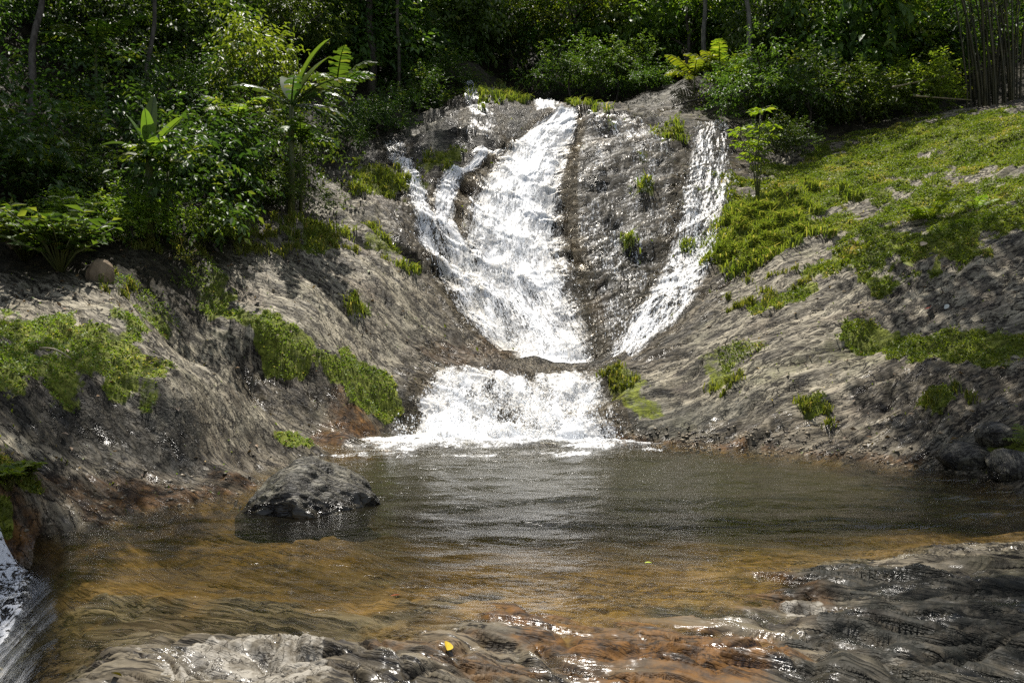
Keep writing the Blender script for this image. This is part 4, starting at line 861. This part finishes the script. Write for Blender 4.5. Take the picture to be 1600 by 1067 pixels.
# broad-leaved shrub at the left edge
def leafy(name, px, py, n, L, Wd, mat, label, cat, hgt, spread, seed, d=None):
    b = hit(px, py) if d is None else np.array(on_ray(px, py, d)[:3]); o = empty(name, tuple(b)); tag(o, label, cat); g = np.random.default_rng(seed)
    st = []; pos = []; dr = []
    for k in range(n):
        a = g.uniform(0, 6.28); s = spread * g.random() ** .6; top = np.array([math.cos(a) * s, math.sin(a) * s - .1, hgt * g.uniform(.5, 1)]); mid = top * [.35, .35, .6]
        st.append(tube_np([(0, 0, -.05), mid, top], [.014, .010, .005], 5)); m = int(g.integers(7, 13))
        for t in np.linspace(.35, 1, m): q = mid + (top - mid) * (t - .35) / .65; pos.append(q); b2 = g.uniform(0, 6.28); dr.append((math.cos(b2) + top[0] * .5, math.sin(b2) + top[1] * .5 - .2, -.1 + .5 * g.random()))
    v, f = join(st); mesh_np('stem', v, f, M_STEM, parent=o)
    c = len(pos); l = L * g.uniform(.6, 1.2, c); v, f, t = leaves_np(np.array(pos), np.array(dr), l, l * Wd, g.random(c), rng=g); mesh_np('foliage', v, f, mat, dict(tone=t), parent=o)
leafy('shrub', 95, 425, 60, .22, .38, M_LEAF_MID, 'broad-leaved shrub overhanging the grass ledge at the left', 'shrub', .75, .75, 4)
leafy('shrub', 40, 410, 60, .20, .38, M_LEAF_LIGHT, 'sunlit broad-leaved shrub at the left edge above the grass ledge', 'shrub', .7, .75, 6)
leafy('shrub', 15, 770, 26, .09, .45, M_LEAF_LIGHT, 'small leafy plant on the wet rock at the lower left edge', 'shrub', .16, .2, 12)
leafy('shrub', 45, 745, 22, .08, .45, M_LEAF_LIGHT, 'small leafy plant just above the one at the lower left edge', 'shrub', .14, .16, 13)
leafy('shrub', 130, 395, 34, .20, .32, M_LEAF_MID, 'broad-leaved shrub leaning towards the brown upright stone', 'shrub', .75, .5, 9)
# yellow-green sapling
def sapling(px, py, hgt, label, seed, d, tops):
    b = np.array(on_ray(px, py, d)[:3]); o = empty('sapling', tuple(b)); tag(o, label, 'sapling'); g = np.random.default_rng(seed); pos = []; dr = []; st = []
    for tx, tz in tops:
        top = np.array([tx, 0, tz]); mid = np.array([tx * .25, .03, tz * .55]); st.append(tube_np([(0, 0, -.1), mid, top], [.015, .012, .006], 6))
        for k in range(10):
            q = mid + (top - mid) * (.25 + .75 * g.random()); a = g.uniform(0, 6.28); e = q + np.array([math.cos(a), math.sin(a), .25]) * g.uniform(.15, .36); st.append(tube_np([q, (q + e) / 2 + [0, 0, .04], e], [.006, .005, .003], 4))
            for s in range(9): pos.append(q + (e - q) * (.3 + .7 * s / 8)); a2 = a + (1 if s % 2 else -1) * .9; dr.append((math.cos(a2), math.sin(a2), g.uniform(-.35, .15)))
    v, f = join(st); mesh_np('trunk', v, f, M_STEM, parent=o, smooth=True)
    c = len(pos); l = .17 * g.uniform(.6, 1.2, c); v, f, t = leaves_np(np.array(pos), np.array(dr), l, l * .36, g.random(c), rng=g); mesh_np('crown', v, f, M_LEAF_YELLOW, dict(tone=t), parent=o)
sapling(1184, 320, 2, 'thin yellow-green sapling standing by the right stream', 3, 17.2, [(-.38, 1.55), (.06, 2.0), (.36, 1.75), (-.1, 1.2)])

# bamboo clump
def bamboo():
    b = np.array(on_ray(1555, 160, 21.0)[:3]); o = empty('bamboo', tuple(b)); tag(o, 'bamboo clump with fanning bare culms at the upper right', 'bamboo'); g = np.random.default_rng(8); pos = []; dr = []
    for k in range(30):
        bx, by = g.normal(0, .42), g.normal(0, .4); H = g.uniform(4.2, 6.5); ln = bx * .9 + g.normal(0, .35) - .25; r = g.uniform(.022, .04); pts = []; rad = []
        for s in range(13):
            t = s / 12
            for e, k2 in ((-.006, .92), (.006, 1.12)): pts.append((bx + ln * t ** 1.6 * 1.1, by + .3 * math.sin(k) * t * t, -.15 + H * t + e)); rad.append(r * (1 - .6 * t) * k2)
        v, f = tube_np(pts, rad, 6); mesh_np('culm', v, f, M_BAMBOO, parent=o, smooth=True)
        for q in range(60):
            t = g.uniform(.3, 1) ** .8; pos.append((bx + ln * t ** 1.6 * 1.1 + g.normal(0, .25), by + g.normal(0, .3), H * t + g.normal(0, .15))); dr.append((g.normal(), g.normal(), -.8))
    c = len(pos); l = .2 * g.uniform(.6, 1.2, c); v, f, t = leaves_np(np.array(pos, float), np.array(dr), l, l * .16, g.random(c), rng=g); mesh_np('foliage', v, f, M_LEAF_DARK, dict(tone=t), parent=o)
bamboo()
def pole(name, a, b, r, mat, label, cat, sag=.0, n=8, up=0.):
    a = np.array(a, float); b = np.array(b, float); c = (a + b) / 2; pts = []; rad = []
    for k in range(n):
        t = k / (n - 1); q = a + (b - a) * t - c + np.array([0, 0, -sag * math.sin(math.pi * t)]); pts.append(q); rad.append(r * (1.1 - .5 * t) * (1.12 if k % 2 else 1))
    v, f = tube_np(pts, rad, 7); o = mesh_np(name, v, f, mat, smooth=True); o.location = c; return tag(o, label, cat)
pole('bamboo_pole', P(1393, 137, 20.6), P(1502, 114, 21.2), .024, M_POLE, 'fallen dry bamboo pole slanting up to the bamboo clump, the upper of two', 'pole', n=14)
pole('bamboo_pole', P(1428, 150, 20.4), P(1518, 157, 20.9), .022, M_POLE, 'fallen dry bamboo pole lying almost level, the lower of two', 'pole', n=14)
# bare trunks seen between the leaves
for a, b, r, m, lab in (((62, 0, 16.0), (42, 205, 14.8), .07, M_BARK, 'thin dark leaning trunk in the upper left corner'), ((240, -10, 17.4), (228, 200, 16.4), .05, M_BARK, 'slender straight trunk above the young banana plant'),
                        ((1164, -20, 24.0), (1178, 105, 23.4), .075, M_BARK_PALE, 'pale thin trunk above the round bush at the right stream'), ((1100, -20, 26.5), (1102, 70, 26.2), .08, M_BARK_PALE, 'pale trunk behind the bright ferns'), ((577, -20, 26.0), (582, 110, 25.5), .13, M_BARK, 'dark thick trunk right of the big banana plant')):
    A = P(*a); B = P(*b); gz = float(height(np.array([B[0]]), np.array([B[1]]))[0]); base = (B[0], B[1], gz); o = empty('tree', base); tag(o, lab, 'tree', 'bare trunks among the leaves')
    top = np.array(A) - base; top = top * 1.25; pts = [top * (k / 8) + [.05 * math.sin(k * 1.3 + a[0]), .03 * math.cos(k), -.2 * (k == 0)] for k in range(9)]
    v, f = tube_np(pts, [r * (1.15 - .45 * k / 8) for k in range(9)], 9); mesh_np('trunk', v, f, m, smooth=True, parent=o)
    c = bpy.data.objects.new('crown', crown_mesh('dark_broad')); COL.objects.link(c); c.parent = o; c.location = top + [0, 0, .6]; c.scale = (.7, .7, .6)

# ------------------------------------------------------------------ boulders, log, twigs, fallen leaves
def boulder(loc, size, seed, label, rz=0., cat='boulder', cuts=5, sharp=.16, mat=None, peak=0.):
    bpy.ops.mesh.primitive_ico_sphere_add(subdivisions=cuts, radius=1); o = bpy.context.object; o.name = cat; me = o.data; me.name = cat
    n = len(me.vertices); v = np.empty(n * 3, np.float32); me.vertices.foreach_get('co', v); v = v.reshape(-1, 3).astype(float); g = np.random.default_rng(seed)
    for k in range(16):      # broken flat faces
        d = unit(g.normal(0, 1, 3)); h = g.uniform(.74, .95); s = v @ d; v = v - np.maximum(0, s - h)[:, None] * d * .85
    r = 1 + sharp * .5 * fbm(v[:, 0] * 1.5 + seed, v[:, 1] * 1.5 + v[:, 2] * 1.1, seed, 4) + .03 * fbm(v[:, 0] * 7, v[:, 1] * 7 + v[:, 2] * 5, seed + 4, 3)
    v = v * r[:, None]
    if peak: v[:, 2] = np.where(v[:, 2] > 0, v[:, 2] * (1.0 - peak + 2.2 * peak * np.exp(-((v[:, 0] + .15) / .6) ** 2)), v[:, 2])
    v = v * np.array(size)
    me.vertices.foreach_set('co', v.astype(np.float32).ravel()); me.polygons.foreach_set('use_smooth', np.ones(len(me.polygons), bool)); me.materials.append(mat or M_BOULDER); me.update()
    o.location = loc; o.rotation_euler = (0, 0, rz); return tag(o, label, 'boulder' if cat == 'boulder' else 'rock')
boulder((-1.74, 6.9, -.10), (.60, .48, .44), 33, 'dark grey boulder standing in the pool', .1, cuts=6, peak=.10)
x, y, z = hit(1555, 690); boulder((x, y, z + .05), (.20, .18, .15), 9, 'rounded dark rock perched on the larger rocks at the right water edge', .4, 'rock')
x, y, z = hit(1510, 722); boulder((x, y, z), (.30, .25, .17), 12, 'flat mossy rock at the right water edge, left of the rounded dark rock', .2, 'rock')
x, y, z = hit(1590, 735); boulder((x, y, z), (.34, .3, .2), 14, 'large dark rock at the right edge below the rounded dark rock', 1.2, 'rock')
x, y, z = hit(45, 400); boulder((x, y, z + .25), (.32, .26, .25), 17, 'brown rock half hidden under the broad-leaved shrub', .5, 'rock', mat=M_LOG)
x, y, z = hit(158, 436); boulder((x, y, z + .04), (.17, .14, .22), 23, 'brown upright stone below the sunlit bush at the left', .3, 'rock', mat=M_LOG)
a, b = hits([(62, 553), (112, 571)]); pole('twig', a + [0, 0, .05], b + [0, 0, .04], .011, M_POLE, 'dry brown twig lying on the left grass ledge', 'twig', sag=-.04)
a, b = hits([(1135, 160), (1050, 172)]); pole('branch', a + [0, 0, .12], b + [0, 0, .05], .03, M_BARK, 'dead branch lying across the wet ledge above the right stream', 'branch', sag=-.1)
def fallen(px, py, L, Wd, col, label, rz, tilt=.2, lift=.012, water=False):
    x, y, z = hit(px, py)
    if water: y = CAM_H * FPX / (py - HORIZ); x = (px - 800) / FPX * y; z = .004
    t = NT('fallen_leaf'); n = t.noise(t.obj(), 30., 3, .5); m = t.end(t.principled(Base_Color=t.mix(n, col, tuple(c * .6 for c in col)), Roughness=.4))
    V = []; F = []
    for k in range(8):
        s = k / 7; w = Wd * .5 * math.sin(math.pi * min(1, s * .97 + .02)) ** .8; zc = .04 * L * math.sin(s * 3.0); V += [((s - .5) * L, -w, zc + w * .35), ((s - .5) * L, 0, zc), ((s - .5) * L, w, zc + w * .2)]
    for k in range(7): b = k * 3; F += [(b, b + 1, b + 4, b + 3), (b + 1, b + 2, b + 5, b + 4)]
    o = mesh_np('fallen_leaf', np.array(V), np.array(F), m, smooth=True); o.location = (x, y, z + lift)
    if not water:
        e = .05; hx, hy, h0 = (float(height(np.array([x + a]), np.array([y + b]))[0]) for a, b in ((e, 0), (0, e), (0, 0)))
        nrm = Vector(((h0 - hx) / e, (h0 - hy) / e, 1)).normalized(); o.location = Vector((x, y, h0)) + nrm * lift
        o.rotation_mode = 'QUATERNION'; o.rotation_quaternion = nrm.to_track_quat('Z', 'Y') @ Vector((0, 0, 1)).rotation_difference(Vector((math.sin(tilt) * .5, -.1, 1))) 
        from mathutils import Quaternion
        o.rotation_quaternion = o.rotation_quaternion @ Quaternion((0, 0, 1), rz)
    return tag(o, label, 'leaf', 'fallen leaves')
fallen(697, 1017, .075, .05, (.62, .42, .03), 'bright yellow leaf fallen on the wet foreground rock', .5, .5, .02)
fallen(180, 1060, .05, .03, (.5, .4, .02), 'small yellow leaf at the bottom edge, lower left', .9, .4)
fallen(618, 933, .085, .018, (.30, .06, .02), 'thin reddish leaf at the edge of the shallow water', -.5)
fallen(1013, 881, .05, .03, (.35, .42, .03), 'yellow-green leaf floating on the pool', .3, 0, .004, True)
fallen(1490, 882, .04, .025, (.2, .32, .03), 'small green leaf floating near the right foreground slab', .8, 0, .004, True)
fallen(1453, 486, .17, .10, (.65, .07, .02), 'red leaf lying on the right slab', .2, .3, .03)
fallen(1478, 485, .12, .06, (.5, .52, .45), 'pale leaf lying just right of the red leaf', .9, .3, .03)
fallen(1419, 417, .16, .09, (.4, .42, .08), 'yellowish leaf at the lower edge of the mossy bank', -.4, .4, .04)
fallen(1443, 393, .18, .10, (.42, .30, .16), 'dry brown leaf curled on the mossy right bank', 1.2, .6, .05)

def litter(n=1500):
    g = np.random.default_rng(91); x = np.concatenate([g.uniform(3, 9, n // 2), g.uniform(-6.5, -1.5, n - n // 2)]); y = np.concatenate([g.uniform(8.5, 19, n // 2), g.uniform(6.5, 15, n - n // 2)]); z = height(x, y)
    k = (z > .12) & (fbm(x * 1.3, y * 1.3, 92, 3) > -.25); x, y, z = x[k], y[k], z[k]; c = len(x); l = g.uniform(.025, .085, c)
    v, f, t = leaves_np(np.stack([x, y, z + .012], 1), np.stack([g.normal(0, 1, c), g.normal(0, 1, c), g.normal(0, .25, c)], 1), l, l * .5, g.random(c), rng=g)
    tag(mesh_np('leaf_litter', v, f, leaf_material('dead_leaf', (.06, .035, .018), (.24, .16, .08), (.40, .30, .12), rough=.6, trans=.1), dict(tone=t)), kind='stuff', label='dead brown leaves scattered over the banks')
litter()

def gravel(n=1500):
    g = np.random.default_rng(95); q = hits([(960, 690), (1100, 698), (1250, 708), (1440, 726), (1560, 745)]); i = g.integers(0, len(q) - 1, n); f_ = g.random(n)[:, None]
    p = q[i] * (1 - f_) + q[i + 1] * f_; x = p[:, 0] + g.normal(0, .1, n); y = p[:, 1] + g.normal(.06, .16, n)
    m = n // 5; q2 = hits([(90, 800), (230, 790), (330, 768), (420, 745)]); i = g.integers(0, 3, m); f_ = f_[:m]; p = q2[i] * (1 - f_) + q2[i + 1] * f_; x[:m] = p[:, 0] + g.normal(0, .25, m); y[:m] = p[:, 1] + g.normal(-.1, .3, m)
    z = height(x, y); r = .007 + .022 * g.random(n) ** 3
    o = np.array([(1, 0, 0), (-1, 0, 0), (0, 1, 0), (0, -1, 0), (0, 0, 1), (0, 0, -1), (.7, .7, .3), (-.7, .6, .4), (.6, -.7, .35), (-.65, -.7, .3)], float)
    fc = np.array([(0, 6, 4), (6, 2, 4), (2, 7, 4), (7, 1, 4), (1, 9, 4), (9, 3, 4), (3, 8, 4), (8, 0, 4), (6, 0, 5), (2, 6, 5), (7, 2, 5), (1, 7, 5), (9, 1, 5), (3, 9, 5), (8, 3, 5), (0, 8, 5)])
    v = (np.stack([x, y, z - r * .15], 1)[:, None] + o[None] * r[:, None, None] * g.uniform(.6, 1.2, (n, 10, 1)) * [1.2, 1, .7]).reshape(-1, 3); f = (fc[None] + (np.arange(n) * 10)[:, None, None]).reshape(-1, 3)
    tag(mesh_np('gravel', v, f, plain('pebble', (.06, .05, .035), (.24, .19, .12), 5., .5, (1, 1, 1), .4, .0), smooth=True), kind='stuff', label='small pebbles lying along the water edge')
gravel()
